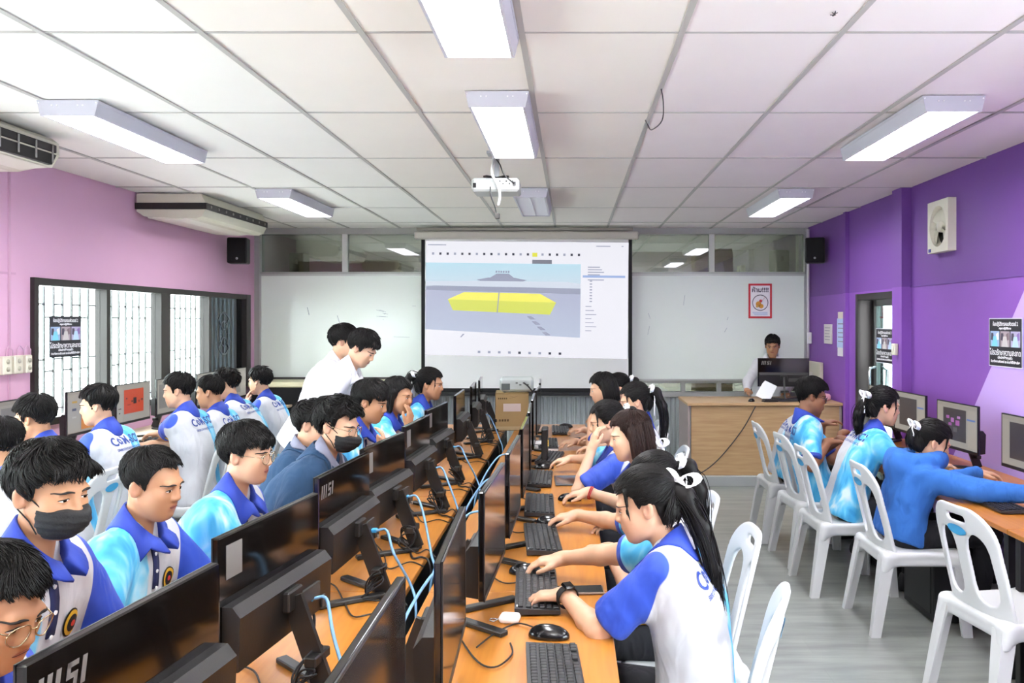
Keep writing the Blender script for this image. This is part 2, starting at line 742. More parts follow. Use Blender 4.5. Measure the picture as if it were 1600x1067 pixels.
SHOE = mat('dark_shoe', '1b1b1d', 0.6)


def basis(x, z):
    x = Vector(x).normalized()
    y = Vector(z).cross(x).normalized()
    z = x.cross(y)
    return Matrix((x, y, z)).transposed()


HX = np.array([-.13, -.09, -.06, -.044, -.036, .006, .012, .022, .030, .05, .068, .13])


def hairline(style):
    if style in ('girl', 'bob'):
        return np.array([-.118, -.11, -.098, -.075, .004, .014, -.012, -.005, .035, .058, .068, .072])
    return np.array([-.078, -.072, -.062, -.05, .012, .018, -.014, -.008, .036, .058, .069, .074])


def locks(n, pole, c, r, phi0, phi1, rad, lift, curl, seed, limit, seg=5, sides=3):
    """tapered tubes that flow over an ellipsoid away from a pole"""
    rs = np.random.RandomState(seed)
    pole = np.array(pole, float)
    pole /= np.linalg.norm(pole)
    e1 = np.cross(pole, [0, 1, 0])
    e1 /= np.linalg.norm(e1)
    e2 = np.cross(pole, e1)
    th = rs.uniform(0, 2 * PI, n)
    a = phi0 + (phi1 - phi0) * rs.uniform(0, 1, n) ** 0.85
    s = np.linspace(0, 1, seg)
    # neighbouring locks turn together; only a little of the turn is random
    turn = curl * (.75 * np.sin(3 * th + 4 * a + rs.uniform(0, 6)) + .25 * rs.uniform(-1, 1, n))
    lift_ = lift * (.3 + .5 * (.5 + .5 * np.sin(5 * th + 3 * a + rs.uniform(0, 6))) + .4 * rs.uniform(0, 1, n))
    base = rs.uniform(.55, 1.0, n) * .75
    out, done = np.zeros((n, seg, 3)), np.zeros(n, bool)
    for fac in (1, .72, .5, .33, .2):
        ph = a[:, None] + (base * fac)[:, None] * s[None, :]
        t2 = th[:, None] + turn[:, None] * fac * s[None, :] ** 1.5
        lf = 1 + lift_[:, None] * (0.2 + fac * s[None, :] ** 1.3)
        d = np.cos(ph)[..., None] * pole + np.sin(ph)[..., None] * (np.cos(t2)[..., None] * e1 + np.sin(t2)[..., None] * e2)
        P = np.array(c) + d * np.array(r) * lf[..., None]
        ok = limit(P.reshape(-1, 3)).reshape(n, seg).all(1) & ~done
        out[ok] = P[ok]
        done |= ok
    P = out[done]
    if len(P) == 0:
        return np.zeros((0, 3)), np.zeros((0, 4), int)
    R_ = rad * rs.uniform(.6, 1.2, len(P))
    return tubes(P, R_[:, None] * np.sin(np.linspace(.35, PI * .97, seg))[None, :], sides)


def tubes(P, Rr, sides=3):
    n, seg, _ = P.shape
    T = np.gradient(P, axis=1)
    T /= np.maximum(np.linalg.norm(T, axis=2, keepdims=True), 1e-6)
    U = np.cross(T, np.array([.21, .93, .3]))
    U /= np.maximum(np.linalg.norm(U, axis=2, keepdims=True), 1e-6)
    W = np.cross(T, U)
    an = np.linspace(0, 2 * PI, sides, endpoint=False)
    V = P[:, :, None, :] + Rr[:, :, None, None] * (np.cos(an)[None, None, :, None] * U[:, :, None, :] + np.sin(an)[None, None, :, None] * W[:, :, None, :])
    ids = np.arange(n * seg * sides).reshape(n, seg, sides)
    nx = np.roll(ids, -1, axis=2)
    Q = np.stack([ids[:, :-1], nx[:, :-1], nx[:, 1:], ids[:, 1:]], -1).reshape(-1, 4)
    return V.reshape(-1, 3), Q


def merge(*parts):
    V, Q, n = [], [], 0
    for v, q in parts:
        if len(v):
            V.append(np.asarray(v))
            Q.append(np.asarray(q) + n)
            n += len(v)
    return np.concatenate(V), np.concatenate(Q)


def head_field(h, girl, jaw, neck_to):
    f = Fld((-.125, -.105, -.235), (.135, .105, .14), h)
    w = 0.94 if girl else 1.0
    f.ell((-.014, 0, .037), (.096, .076 * w, .085))
    f.ell((.028, 0, -.026), (.066, .062 * w * jaw, .082), k=.03)
    f.cap((.066, -.011, -.094), (.066, .011, -.094), .019 if girl else .022, k=.028)
    for s in (-1, 1):
        f.cap((.0, s * .05 * w * jaw, -.05), (.05, s * .02, -.092), .02, .02, k=.03)
        f.ell((.054, s * .038 * w, -.022), (.03, .024, .022), k=.02)
        f.ell((.044, s * .037 * w * jaw, -.056), (.032, .022, .034), k=.03)
    f.cap((.082, -.036, .02), (.082, .036, .02), .01, k=.02)
    for s in (-1, 1):
        f.ell((.1, s * .032, .002), (.019, .019, .012), k=.014, mode='sub')
        f.ell((.0765, s * .032, -.001), (.0125, .0145, .0115), k=.006)
    f.cap((.086, 0, .012), (.103, 0, -.026), .008, .011, k=.014)
    for s in (-1, 1):
        f.ell((.094, s * .012, -.031), (.013, .009, .008), k=.007)
    f.ell((.078, 0, -.057), (.016, .028, .02), k=.018)
    f.cap((.0895, -.016, -.0535), (.0895, .016, -.0535), .006, k=.004)
    f.cap((.088, -.013, -.0655), (.088, .013, -.0655), .007, k=.004)
    f.cap((.098, -.022, -.0592), (.098, .022, -.0592), .0032, k=.003, mode='sub')
    for s in (-1, 1):
        rot = Matrix.Rotation(R(-15) * 1, 3, 'Y') @ Matrix.Rotation(s * R(-22), 3, 'Z')
        f.ell((-.012, s * .081 * w, -.008), (.018, .009, .030), rot, k=.008)
        f.ell((-.003, s * .0905 * w, -.003), (.0115, .0115, .0195), rot, k=.003, mode='sub')
    f.cap((-.022, 0, -.05), neck_to, .047 * (.9 if girl else 1), .054 * (.88 if girl else 1), k=.03)
    return f


def clumps(V, amp, fr, seed):
    """fold-like displacement field"""
    rs = np.random.RandomState(seed)
    d = np.zeros(len(V))
    for _ in range(5):
        k = rs.normal(size=3)
        k /= np.linalg.norm(k)
        d += np.sin(V @ k * fr * rs.uniform(.6, 1.6) + rs.uniform(0, 6) + 1.5 * np.sin(V @ rs.normal(size=3) * fr * .35))
    return amp * d / 5


def vnormals(V, Q):
    n = np.zeros_like(V)
    a = np.cross(V[Q[:, 2]] - V[Q[:, 0]], V[Q[:, 3]] - V[Q[:, 1]])
    for i in range(4):
        np.add.at(n, Q[:, i], a)
    return n / np.maximum(np.linalg.norm(n, axis=1, keepdims=True), 1e-9)


def solve_arm(S, W, l1, l2, pole):
    d = W - S
    L = d.length
    mx = (l1 + l2) * .995
    if L > mx:
        W = S + d * (mx / L)
        d = W - S
        L = mx
    L = max(L, abs(l1 - l2) + .02)
    x = (l1 * l1 - l2 * l2 + L * L) / (2 * L)
    y = math.sqrt(max(l1 * l1 - x * x, 1e-6))
    u = d.normalized()
    p = (pole - u * pole.dot(u)).normalized()
    return S + u * x + p * y, W


def hand(f, W, d, n, side, curl, s=1.0, spread=.10):
    """palm, four jointed fingers and a thumb; d to the fingertips, n out of the back of the hand; side +1 left, -1 right"""
    d = d.normalized()
    n = (n - d * n.dot(d)).normalized()
    t = n.cross(d) * (1 if side < 0 else -1)
    P = lambda a, b, c: W + (d * a + t * b + n * c) * s
    f.cap(P(-.015, 0, 0), P(.02, 0, 0), .027 * s, .026 * s, k=.012)
    offs = (.027, .009, -.009, -.026)
    lens = (.070, .078, .073, .057)
    kn = (.086, .09, .086, .077)
    for o, l, k0 in zip(offs, lens, kn):
        f.cap(P(.018, o * .6, 0), P(k0, o, .002), .0145 * s, .0125 * s, k=.012)
    for i, (o, l, k0) in enumerate(zip(offs, lens, kn)):
        a, q = 0, P(k0, o, .002)
        sp = o * spread / .027
        dd0 = (d + t * sp).normalized()
        rr = (.0095, .0098, .0093, .0085)[i] * s
        for j, (fr, c) in enumerate(((.46, curl * .55), (.3, curl * .8), (.24, curl * .5))):
            a += c + (.05 * (i % 2))
            dd = dd0 * math.cos(a) - n * math.sin(a)
            q2 = q + dd * (l * fr * s)
            f.cap(q, q2, rr * (1 - .09 * j), rr * (.91 - .09 * j), k=.003)
            q = q2
    f.cap(P(.018, .018, -.006), P(.05, .044, -.014), .0165 * s, .0125 * s, k=.012)
    f.cap(P(.05, .044, -.014), P(.078, .052, -.02), .0115 * s, .0105 * s, k=.003)
    f.cap(P(.078, .052, -.02), P(.100, .050, -.026), .0102 * s, .0085 * s, k=.003)


def eye_parts(root, M, bvh, lid, girl):
    """almond eye openings with iris, upper lashes and brows, laid on the face (head frame)"""
    def on(y, z, off):
        hit = bvh.ray_cast(Vector((.2, y, z)), Vector((-1, 0, 0)))
        p = hit[0] if hit[0] else Vector((.085, y, z))
        return M @ (p + Vector((off, 0, 0)))
    for s in (-1, 1):
        cy, cz, w = s * .032, -.0005, .0145
        hu, hd = .0052 * (1.25 - lid * .7), .0036
        up = lambda a: cz + hu * (1 - a * a) ** .8 - .0008 * a * s
        dn = lambda a: cz - hd * (1 - a * a) ** .8 - .0008 * a * s
        A = [-1 + i / 5 for i in range(11)]
        mb = MB()
        top = [on(cy + a * w, up(a), .0006) for a in A]
        bot = [on(cy + a * w, dn(a), .0006) for a in A]
        mb.add(top + bot, [(i, i + 1, 12 + i, 11 + i) for i in range(10)], 0)
        B = [-.42 + .105 * i for i in range(9)]
        rim = [(1 - (x / .42) ** 2) ** .5 * .0062 if abs(x) < .42 else 0 for x in B]
        t2 = [on(cy + x * w, min(up(x), cz + q), .0012) for x, q in zip(B, rim)]
        b2 = [on(cy + x * w, max(dn(x), cz - q), .0012) for x, q in zip(B, rim)]
        mb.add(t2 + b2, [(i, i + 1, 10 + i, 9 + i) for i in range(8)], 1)
        mb.build('eye', [EYEW, EYED], root, fix=False)
        mb = MB()
        mb.tube([on(cy + a * w * 1.05, up(a) + .0004, .0008) for a in A], [.0013 if abs(a) < .9 else .0006 for a in A], 5)
        mb.tube([on(cy + s * .001 + a * .0215, cz + .0225 - .0045 * a * a - .0012 * a * s, .0006) for a in A], [(.0019 if girl else .0033) * (1.1 - .65 * abs(a)) for a in A], 6)
        mb.build('eyebrow_and_lash', BROW, root)


def mouth_parts(root, M, bvh, lipcol, girl):
    """upper and lower lip with the dark line between them (head frame)"""
    def on(y, z, off):
        hit = bvh.ray_cast(Vector((.2, y, z)), Vector((-1, 0, 0)))
        return M @ ((hit[0] if hit[0] else Vector((.085, y, z))) + Vector((off, 0, 0)))
    A = [-1 + i / 6 for i in range(13)]
    w, cz = .0215, -.0592
    mb = MB()
    e = lambda a: (1 - a * a) ** .7
    mid = [on(a * w, cz - .0012 * a * a, .0014 + .001 * e(a)) for a in A]
    up_ = [on(a * w, cz + (.0062 - .0016 * math.exp(-(a / .18) ** 2)) * e(a) - .0012 * a * a, .0004) for a in A]
    lo_ = [on(a * w, cz - .0078 * e(a) - .0012 * a * a, .0004) for a in A]
    lo2 = [on(a * w, cz - .004 * e(a) - .0012 * a * a, .0006 + .0018 * e(a)) for a in A]
    mb.add(up_ + mid, [(i, i + 1, 14 + i, 13 + i) for i in range(12)], 0, True)
    mb.add(mid + lo2 + lo_, [(i, i + 1, 14 + i, 13 + i) for i in range(12)] + [(13 + i, 14 + i, 27 + i, 26 + i) for i in range(12)], 0, True)
    mb.tube([on(a * w * 1.04, cz - .0012 * a * a, .0018 + .0008 * e(a)) for a in A], .0008, 5, 1)
    mb.build('lips', [mat('lip_' + lipcol, lipcol, .45), mat('lip_line', '4a2722', .6)], root, fix=False)


def collar(root, N0, up, fwd, lf, material, r=.064, name='collar', bvh=None, rise=.062, spread=.042):
    """folded collar: inner stand, fold, leaf laid down on the shoulders, open at the throat"""
    mb = MB()
    n = 30
    vs, fs = [], []
    for i in range(n):
        a = R(14) + (2 * PI - R(28)) * i / (n - 1)
        ca, sa = math.cos(a), math.sin(a)
        fr = max(0, ca)
        d = (fwd * ca + lf * sa).normalized()
        c = N0 + fwd * (.012 + .012 * fr)
        zf = rise - (rise + .028) * ((1 + ca) / 2) ** 1.6
        ro = r + spread * (1 + .25 * fr)
        o = c + d * ro - up * (.006 + .055 * fr ** 1.5)
        if bvh is not None:
            hit = bvh.ray_cast(c + d * ro + up * .16, -up, .4)
            if hit[0] and (hit[0] - o).length < .07:
                o = hit[0] + up * .004
        vs += [c + d * r * .97 + up * (zf - .035), c + d * r * .97 + up * zf, c + d * (r + .006) + up * (zf + .004), o + d * .002 + up * .004, o - up * .003]
    for i in range(n - 1):
        for k in range(5):
            k2 = (k + 1) % 5
            fs.append((i * 5 + k, i * 5 + k2, (i + 1) * 5 + k2, (i + 1) * 5 + k))
    fs += [(0, 1, 2, 3, 4), tuple((n - 1) * 5 + k for k in range(5))]
    mb.add(vs, fs, 0, True)
    return mb.build(name, material, root)


def ribbon_strip(mb, pts, w, mi=0, th=.002):
    """flat ribbon along pts, w = half-width vector(s)"""
    pts = [Vector(p) for p in pts]
    ws = w if isinstance(w, list) else [Vector(w)] * len(pts)
    vs, fs = [], []
    for i, p in enumerate(pts):
        t = (pts[min(i + 1, len(pts) - 1)] - pts[max(i - 1, 0)])
        nn = t.cross(ws[i])
        nn = nn.normalized() * th if nn.length > 1e-9 else Vector((0, 0, th))
        vs += [p - ws[i] - nn, p + ws[i] - nn, p + ws[i] + nn, p - ws[i] + nn]
    for i in range(len(pts) - 1):
        for k in range(4):
            k2 = (k + 1) % 4
            fs.append((i * 4 + k, i * 4 + k2, i * 4 + 4 + k2, i * 4 + 4 + k))
    m = len(pts) - 1
    fs += [(3, 2, 1, 0), (m * 4, m * 4 + 1, m * 4 + 2, m * 4 + 3)]
    mb.add(vs, fs, mi, True)


def bow(root, T, back, lf, s=1.0, tails=(.16, .13)):
    lf, back = lf.normalized(), back.normalized()
    """white hair bow: knot, two loops, two tails"""
    up = Vector((0, 0, 1))
    mb = MB()
    for sg in (-1, 1):
        pts, ws = [], []
        for i in range(13):
            a = 2 * PI * i / 12
            rr = .034 * s
            pts.append(T + lf * sg * (.006 + rr * (1 - math.cos(a))) + up * (rr * .62 * math.sin(a) + .006 * (1 - math.cos(a))) + back * (.008 + .004 * math.sin(a)))
            ws.append((back + up * .15).normalized() * (.013 * s * (1.25 - .55 * abs(math.cos(a / 2)))))
        ribbon_strip(mb, pts, ws)
        tl = tails[0] if sg > 0 else tails[1]
        pts = [T + back * (.012 + .02 * u) + lf * sg * (.004 + .02 * u) + up * (-tl * u) + back * .008 * math.sin(u * 5) for u in (0, .2, .4, .6, .8, 1)]
        ribbon_strip(mb, pts, [lf * (.008 + .007 * min(1, u * 3)) for u in (0, .2, .4, .6, .8, 1)])
    mb.box(T + back * .012, (.02 * s, .022 * s, .022 * s), None, 0, .006)
    return mb.build('hair_ribbon', RIBBON, root)


def person(label, head, face, hipd=.10, hz=.53, yaw=0, pitch=8, roll=0, lh=None, rh=None, lhd=None, rhd=None, lhn=None, rhn=None,
           top='uniform', hair='short', skin='tan', hairc='black', h=.006, s=.88, mask=False, specs=None, text=True, girl=None, seed=0,
           fringe=0.0, vol=0.0, messy=.12, hipside=0.0, stand=False, curl=.55, emblem=True, wide=1.0, tail=None, bowtails=(.16, .13), bowdir=(0, 1, 0), lpole=None, rpole=None,
           jaw=1.0, watch=False, bracelet=None, lid=.6, front=.0, nohands=False, grp=None, hem=-.14, shup=0.0, nback=0.0, ws=.97):
    girl = (hair in ('girl', 'bob')) if girl is None else girl
    px, py, Y = head
    topz = CAMH - (py - CY) * Y / F
    hw = Vector(((px - CX) * Y / F, Y, topz - .134 * s))
    fa = R(face)
    fw = Vector((math.cos(fa), math.sin(fa), 0))
    sd = Vector((-math.sin(fa), math.cos(fa), 0))
    base = Vector((hw.x, hw.y, 0)) - fw * hipd + sd * hipside
    root = empty('person', base, fa, label, 'person', grp)
    toL = Matrix.Rotation(-fa, 3, 'Z')
    loc = lambda w: toL @ (Vector(w) - base)
    Hc = loc(hw)
    Rh = Matrix.Rotation(R(yaw), 3, 'Z') @ Matrix.Rotation(R(pitch), 3, 'Y') @ Matrix.Rotation(R(roll), 3, 'X')
    Rn = Matrix.Rotation(R(yaw * .5), 3, 'Z') @ Matrix.Rotation(R(pitch * .55), 3, 'Y') @ Matrix.Rotation(R(roll * .5), 3, 'X')
    N0 = Hc + Rn @ Vector((-.036 - nback, 0, -.152)) * s
    H = Vector((0, 0, hz))
    up = (N0 - H).normalized()
    Ls = (N0 - H).length
    lf = Vector((0, 1, 0))
    lf = (lf - up * lf.dot(up)).normalized()
    fwd = lf.cross(up)
    K = Ls / .52
    bend = lambda t: -.03 * math.sin(PI * min(max(t, 0), 1)) + .0
    TP = lambda t, a, b=0.0: H + up * (t * Ls) + lf * a * wide + fwd * (b + bend(t))
    gs = .93 if girl else 1.0
    Sh = {1: TP(.87 + shup, .158 * gs, .012), -1: TP(.87 + shup, -.158 * gs, .012)}
    l1, l2 = .285 * ws * gs, .25 * ws * gs
    arms = {}
    for sg, W, hd, hn, pole in ((1, lh, lhd, lhn, lpole), (-1, rh, rhd, rhn, rpole)):
        if W is None:
            W = TP(.3, sg * .17) + Vector((.36, -sg * .06, 0))
            W.z = max(.80, min(W.z, .84)) if not stand else hz - .0
            if stand:
                W = TP(.0, sg * .2) + Vector((.08, 0, -.02))
        else:
            W = loc(W)
        dv = toL @ Vector(hd) if hd is not None else None
        nv = toL @ Vector(hn) if hn is not None else Vector((0, 0, 1))
        if dv is not None:
            W = W - dv.normalized() * .085 * ws
        p = Vector(pole) if pole is not None else Vector((-.25, sg * .55, -.8))
        S = Sh[sg]
        E, W = solve_arm(S, W, l1, l2, p)
        if dv is None:
            q = (W - E).normalized()
            dv = Vector((q.x, q.y, q.z * .25 - .08)) if not stand else q
        arms[sg] = (S, E, W, dv, nv)
    # ---- body: head, neck, trunk, arms and hands
    nt = Rh.inverted() @ (N0 - up * .03 - Hc) / s
    fh = head_field(max(h, .0043) if h < .0052 else h * 1.15, girl, jaw, nt)
    Vh, Qh = fh.nets()
    lipm = np.exp(-(((Vh[:, 1]) / .022) ** 4 + ((Vh[:, 2] + .0595) / .0115) ** 4)) * (Vh[:, 0] > .06) * .25
    lipm = np.maximum(lipm, 0)
    tint_h = np.stack([np.clip(lipm + .18 * (np.abs(Vh[:, 1]) > .074), 0, 1), np.zeros(len(Vh)), np.zeros(len(Vh))], 1)
    head_local = Vh
    VhL = (Vh * s) @ np.array(Rh).T + np.array(Hc)
    parts = [(VhL, Qh)]
    tr = Fld(np.array(H) - .32, np.array(N0) + .32, .016)
    tr.cap(TP(0, -.08), TP(0, .08), .09, k=.05)
    tr.cap(TP(.35, -.05), TP(.35, .05), .08, k=.05).cap(TP(.65, -.07), TP(.65, .07), .085, k=.05)
    tr.cap(TP(.88, -.11), TP(.88, .11), .04, k=.05)
    parts.append(tr.nets())
    for sg in (1, -1):
        S, E, W, dv, nv = arms[sg]
        tip = W + dv.normalized() * .2 * ws
        pts = [S, E, W, tip]
        lo = [min(p[i] for p in pts) - .09 for i in range(3)]
        hi = [max(p[i] for p in pts) + .09 for i in range(3)]
        fa_ = Fld(lo, hi, h * 1.3)
        g = ws * (.86 if girl else 1)
        fa_.cap(S, E, .048 * g, .04 * g)
        m = E + (W - E) * .3
        fa_.cap(E, m, .040 * g, .0405 * g, k=.02)
        fa_.cap(m, W, .0405 * g, .027 * g, k=.015)
        hand(fa_, W, dv, nv, sg, curl, ws * (.93 if girl else 1))
        parts.append(fa_.nets())
    V, Q = merge(*parts)
    me = np_mesh('body', V, Q, SKIN[skin])
    t = np.zeros((len(V), 3))
    t[:len(Vh)] = tint_h
    set_attr(me, 'tint', t)
    new_obj('body', me, root)
    M4 = Matrix.Translation(Hc) @ Rh.to_4x4() @ Matrix.Scale(s, 4)
    hb = BVHTree.FromPolygons([tuple(v) for v in head_local], [tuple(int(i) for i in q) for q in Qh])
    eye_parts(root, M4, hb, lid, girl)
    if not mask:
        mouth_parts(root, M4, hb, {'tan': '9a5a4e', 'light': 'b5706a', 'fair': 'c0766f', 'brown': '7d4a40'}[skin], girl)
    # ---- top
    hs = .0078 if h < .0051 else max(h * 1.65, .0092)
    lo = np.minimum(np.array(H), np.array(N0)) - np.array((.3, .42, .3))
    hi = np.maximum(np.array(H), np.array(N0)) + np.array((.3, .42, .2))
    for sg in (1, -1):
        for p in arms[sg][:3 if top in ('hoodie', 'jacket', 'white') else 2]:
            lo = np.minimum(lo, np.array(p) - .13)
            hi = np.maximum(hi, np.array(p) + .13)
    f = Fld(lo, hi, hs)
    gw = (1.0 if not girl else .92) * wide
    th = {'uniform': 0, 'white': .0, 'hoodie': .010, 'jacket': .014}[top]
    f.cap(TP(-.12, -.085 * gw), TP(-.12, .085 * gw), .122 * gw + th)
    f.cap(TP(.08, -.08 * gw), TP(.08, .08 * gw), .118 * gw + th, k=.06)
    f.cap(TP(.30, -.065 * gw), TP(.30, .065 * gw), .112 * gw + th, k=.06)
    f.cap(TP(.52, -.08 * gw), TP(.52, .08 * gw), .110 * gw + th, k=.06)
    f.cap(TP(.70, -.092 * gw), TP(.70, .092 * gw), .100 * gw + th, k=.06)
    f.cap(TP(.82 + shup * .7, -.115 * gw), TP(.82 + shup * .7, .115 * gw), .070 * gw + th, k=.06)
    for sg in (1, -1):
        f.cap(TP(.865 + shup, sg * .12 * gw), TP(.965 + shup * .5, sg * .05 * gw), .05 + th * .6, .045 + th * .5, k=.05)
    f.plane(np.array(TP(hem, 0)), -np.array(up), .02)
    body_D = f.D.copy()
    longs = top in ('hoodie', 'jacket', 'white')
    ends = {}
    fs = Fld(lo, hi, hs)
    for sg in (1, -1):
        S, E, W = arms[sg][:3]
        S2 = S - lf * sg * .01
        if longs:
            for one in (fs,):
                one.cap(S2, E, .066 + th * .7, .056 + th * .5, k=.02)
                one.cap(E, E + (W - E) * .95, .056 + th * .5, .042 + th * .5, k=.03)
            ends[sg] = (E, E)
        else:
            e = S + (E - S) * .86
            tmp = Fld(lo, hi, hs)
            tmp.cap(S2, S + (E - S) * 1.15, .063 * gs, .074 * gs)
            u = np.array((E - S).normalized())
            tmp.plane(np.array(e), u, .022)
            fs.D = np.minimum(fs.D, tmp.D)
            ends[sg] = (S, e)
    kk = .045
    hh = np.maximum(kk - np.abs(f.D - fs.D), 0) / kk
    f.D = (np.minimum(f.D, fs.D) - hh * hh * kk * .25).astype(np.float32)
    if top == 'hoodie':
        ring = [N0 - fwd * .012 + up * (.042 + .03 * math.cos(a_ + PI)) + fwd * math.cos(a_) * -.085 + lf * math.sin(a_) * .092 for a_ in [2 * PI * i / 12 for i in range(12)]]
        for i in range(12):
            f.cap(ring[i], ring[(i + 1) % 12], .052 if 3 < i < 9 else .042, k=.014)
        f.ell(TP(.93, 0, -.13), (.05, .10, .09), k=.05)
        f.cap(TP(.92, -.06, -.10), TP(.92, .06, -.10), .05, k=.04)
        for sg in (1, -1):
            f.cap(TP(1.05, sg * .08, -.05), TP(.95, sg * .055, .075), .034, .03, k=.03)
    V, Q = f.nets(2)
    nn = vnormals(V, Q)
    amp = {'uniform': .0055, 'white': .006, 'hoodie': .010, 'jacket': .010}[top]
    V = V + nn * (clumps(V * np.array((1, 1, .7)), amp, 34, seed + 5) + clumps(V * np.array((1, 1, .55)), amp * .5, 95, seed + 6))[:, None]
    nm = {'uniform': 'sports_shirt', 'white': 'white_shirt', 'hoodie': 'hooded_sweatshirt', 'jacket': 'blue_jacket'}[top]
    mtl = {'uniform': SHIRT, 'white': WHITE_CL, 'hoodie': HOODIE, 'jacket': JACKET}[top]
    me = np_mesh(nm, V, Q, mtl)
    # colour fields that travel with the cloth: side of the body, sleeve, distance to the cuff
    sdv = fs.sample(V)
    f.D = body_D
    bd = f.sample(V)
    lat = (V - np.array(H)) @ np.array(lf)
    cu = np.zeros(len(V))
    if not longs:
        for sg in (1, -1):
            S, e = ends[sg]
            u = np.array((e - S).normalized())
            q = (V - np.array(e)) @ u
            m = (lat * sg > 0)
            cu[m] = np.clip(.5 + (q[m] + .032) / .06, 0, 1)
    set_attr(me, 'cloth', np.stack([lat / .4 + .5, np.clip(.5 + (bd - sdv - .014) / .08, 0, 1), cu], 1))
    shirt = new_obj(nm, me, root)
    bvh = BVHTree.FromPolygons([tuple(v) for v in V], [tuple(int(i) for i in q) for q in Q])
    if text and top == 'uniform':
        mb = MB()
        for tx, sz, v0, w_, ft in (('C   M-SCI', .075, .84, .27, .0015), ('SRIBOONYANON SCHOOL', .026, .745, .25, .0004)):
            vs, fs_ = text_mesh(tx, sz, bold=ft)
            k = w_ / max(1e-6, max(v.x for v in vs) - min(v.x for v in vs))
            pp = []
            for v in vs:
                o = TP(v0, 0) - lf * (v.x * k) + up * (v.y * k * 1.05) - fwd * .5
                hit = bvh.ray_cast(o, fwd, 1.0)
                pp.append((hit[0] if hit[0] else o + fwd * .4) - fwd * .003)
            mb.add(pp, fs_)
            if tx[0] == 'C':      # the letter o is a small cog
                cx_ = min(v.x for v in vs) * k + .072
                pts = []
                for i in range(32):
                    a = 2 * PI * i / 32
                    pts.append((cx_ + math.cos(a) * (.022 if (i // 2) % 2 else .017), math.sin(a) * (.022 if (i // 2) % 2 else .017)))
                inn = [(cx_ + math.cos(2 * PI * i / 32) * .009, math.sin(2 * PI * i / 32) * .009) for i in range(32)]
                qq = []
                for (x_, y_) in pts + inn:
                    o = TP(v0, 0) - lf * x_ + up * y_ - fwd * .5
                    hit = bvh.ray_cast(o, fwd, 1.0)
                    qq.append((hit[0] if hit[0] else o + fwd * .4) - fwd * .003)
                mb.add(qq, [(i, (i + 1) % 32, 32 + (i + 1) % 32, 32 + i) for i in range(32)])
        tag(mb.build('back_lettering', INK, shirt, fix=False), kind='stuff')
    if emblem and top == 'uniform' and h < .0065:
        mb = MB()
        for mi, rx, ry, off in ((1, .030, .036, .003), (0, .026, .032, .005), (1, .019, .022, .007), (2, .008, .008, .009)):
            pts = []
            for i in range(21):
                a = 2 * PI * i / 20
                k_ = 0 if i == 20 else 1
                o = TP(.66, .085 + k_ * rx * math.cos(a)) + up * k_ * ry * math.sin(a) + fwd * .5
                hit = bvh.ray_cast(o, -fwd, 1.0)
                pts.append((hit[0] if hit[0] else o) + fwd * off)
            mb.add(pts, [(i, (i + 1) % 20, 20) for i in range(20)], mi)
        mb.build('chest_emblem', [GOLD, BLACKP, REDP], shirt, fix=False)
    if top == 'uniform':
        collar(root, N0, up, fwd, lf, ROYAL, .058 * gs * (.4 + .6 * s), bvh=bvh)
        # placket with buttons
        mb, mb2 = MB(), MB()
        pts = []
        for i in range(6):
            o = TP(.90 - .05 * i, 0) + fwd * .5
            hit = bvh.ray_cast(o, -fwd, .9)
            if hit[0]:
                pts.append(hit[0] + fwd * .004)
        if len(pts) > 2:
            ribbon_strip(mb, pts, lf * .016)
            mb.build('placket', NAVY, shirt)
            for p in pts[1::2]:
                mb2.cyl(p, p + fwd * .005, .0055, n=8)
            tag(mb2.build('buttons', BUTTON, shirt), kind='stuff')
    elif top == 'white':
        collar(root, N0, up, fwd, lf, WHITE_CL, .061, bvh=bvh)
    elif top == 'jacket':
        collar(root, N0, up, fwd, lf, cloth_mat('checked_grey_cloth', '7d7f92', .8, .5), .062, 'checked_collar', bvh, .07, .03)
        collar(root, N0 - up * .02, up, fwd, lf, JACKET, .082, 'jacket_collar', bvh, .05, .04)
    # ---- legs
    ft = Fld((-.26, -.3, 0), (.66, .3, hz + .2) if not stand else (.3, .3, hz + .15), .025)
    ft.cap((.02, -.08, hz), (.02, .08, hz), .096)
    for sg in (1, -1):
        if stand:
            ft.cap((0, sg * .085, hz), (.01, sg * .085, .48), .088, .062, k=.03).cap((.01, sg * .085, .48), (-.01, sg * .085, .07), .062, .05, k=.03)
        else:
            kx = .43
            ft.cap((0, sg * .085, hz - .01), (kx, sg * .11, hz), .085, .066, k=.03).cap((kx, sg * .11, hz), (kx - .07, sg * .11, .09), .064, .05, k=.03)
    V, Q = ft.nets()
    new_obj('trousers', np_mesh('trousers', V, Q, DARKCL), root)
    for sg in (1, -1):
        x = (-.01 if stand else .36)
        y = sg * (.085 if stand else .11)
        fz = Fld((x - .1, y - .07, 0), (x + .22, y + .07, .13), .017)
        fz.cap((x - .04, y, .045), (x + .13, y, .04), .042, .036).cap((x - .02, y, .06), (x - .02, y, .09), .045, k=.02)
        fz.plane((0, 0, .014), (0, 0, -1))
        V, Q = fz.nets()
        V[:, 2] -= .008
        new_obj('shoe', np_mesh('shoe', V, Q, SHOE), root)
    # ---- hair (head frame)
    hl = hairline(hair)
    hh_ = max(h * 1.1, .006)
    cc, rr = np.array((-.014, 0, .037)), np.array((.104 + vol, .083 + vol, .091 + vol))
    if girl:
        rr = rr - np.array((.001, .003, .002))
    fb = Fld((-.16, -.13, -.13), (.14, .13, .18), hh_)
    low = rr - np.array((.011 + vol, .0085 + vol, .008))
    fb.ell(cc, low)
    fb.ell(cc + np.array((.002, 0, .016)), rr - np.array((.002, .001, .013)), k=.03)
    if hair == 'bob':
        fb.ell((-.035, 0, -.02), (.088, .086, .11), k=.03)
    _, (X, Y_, Z) = fb.grid()
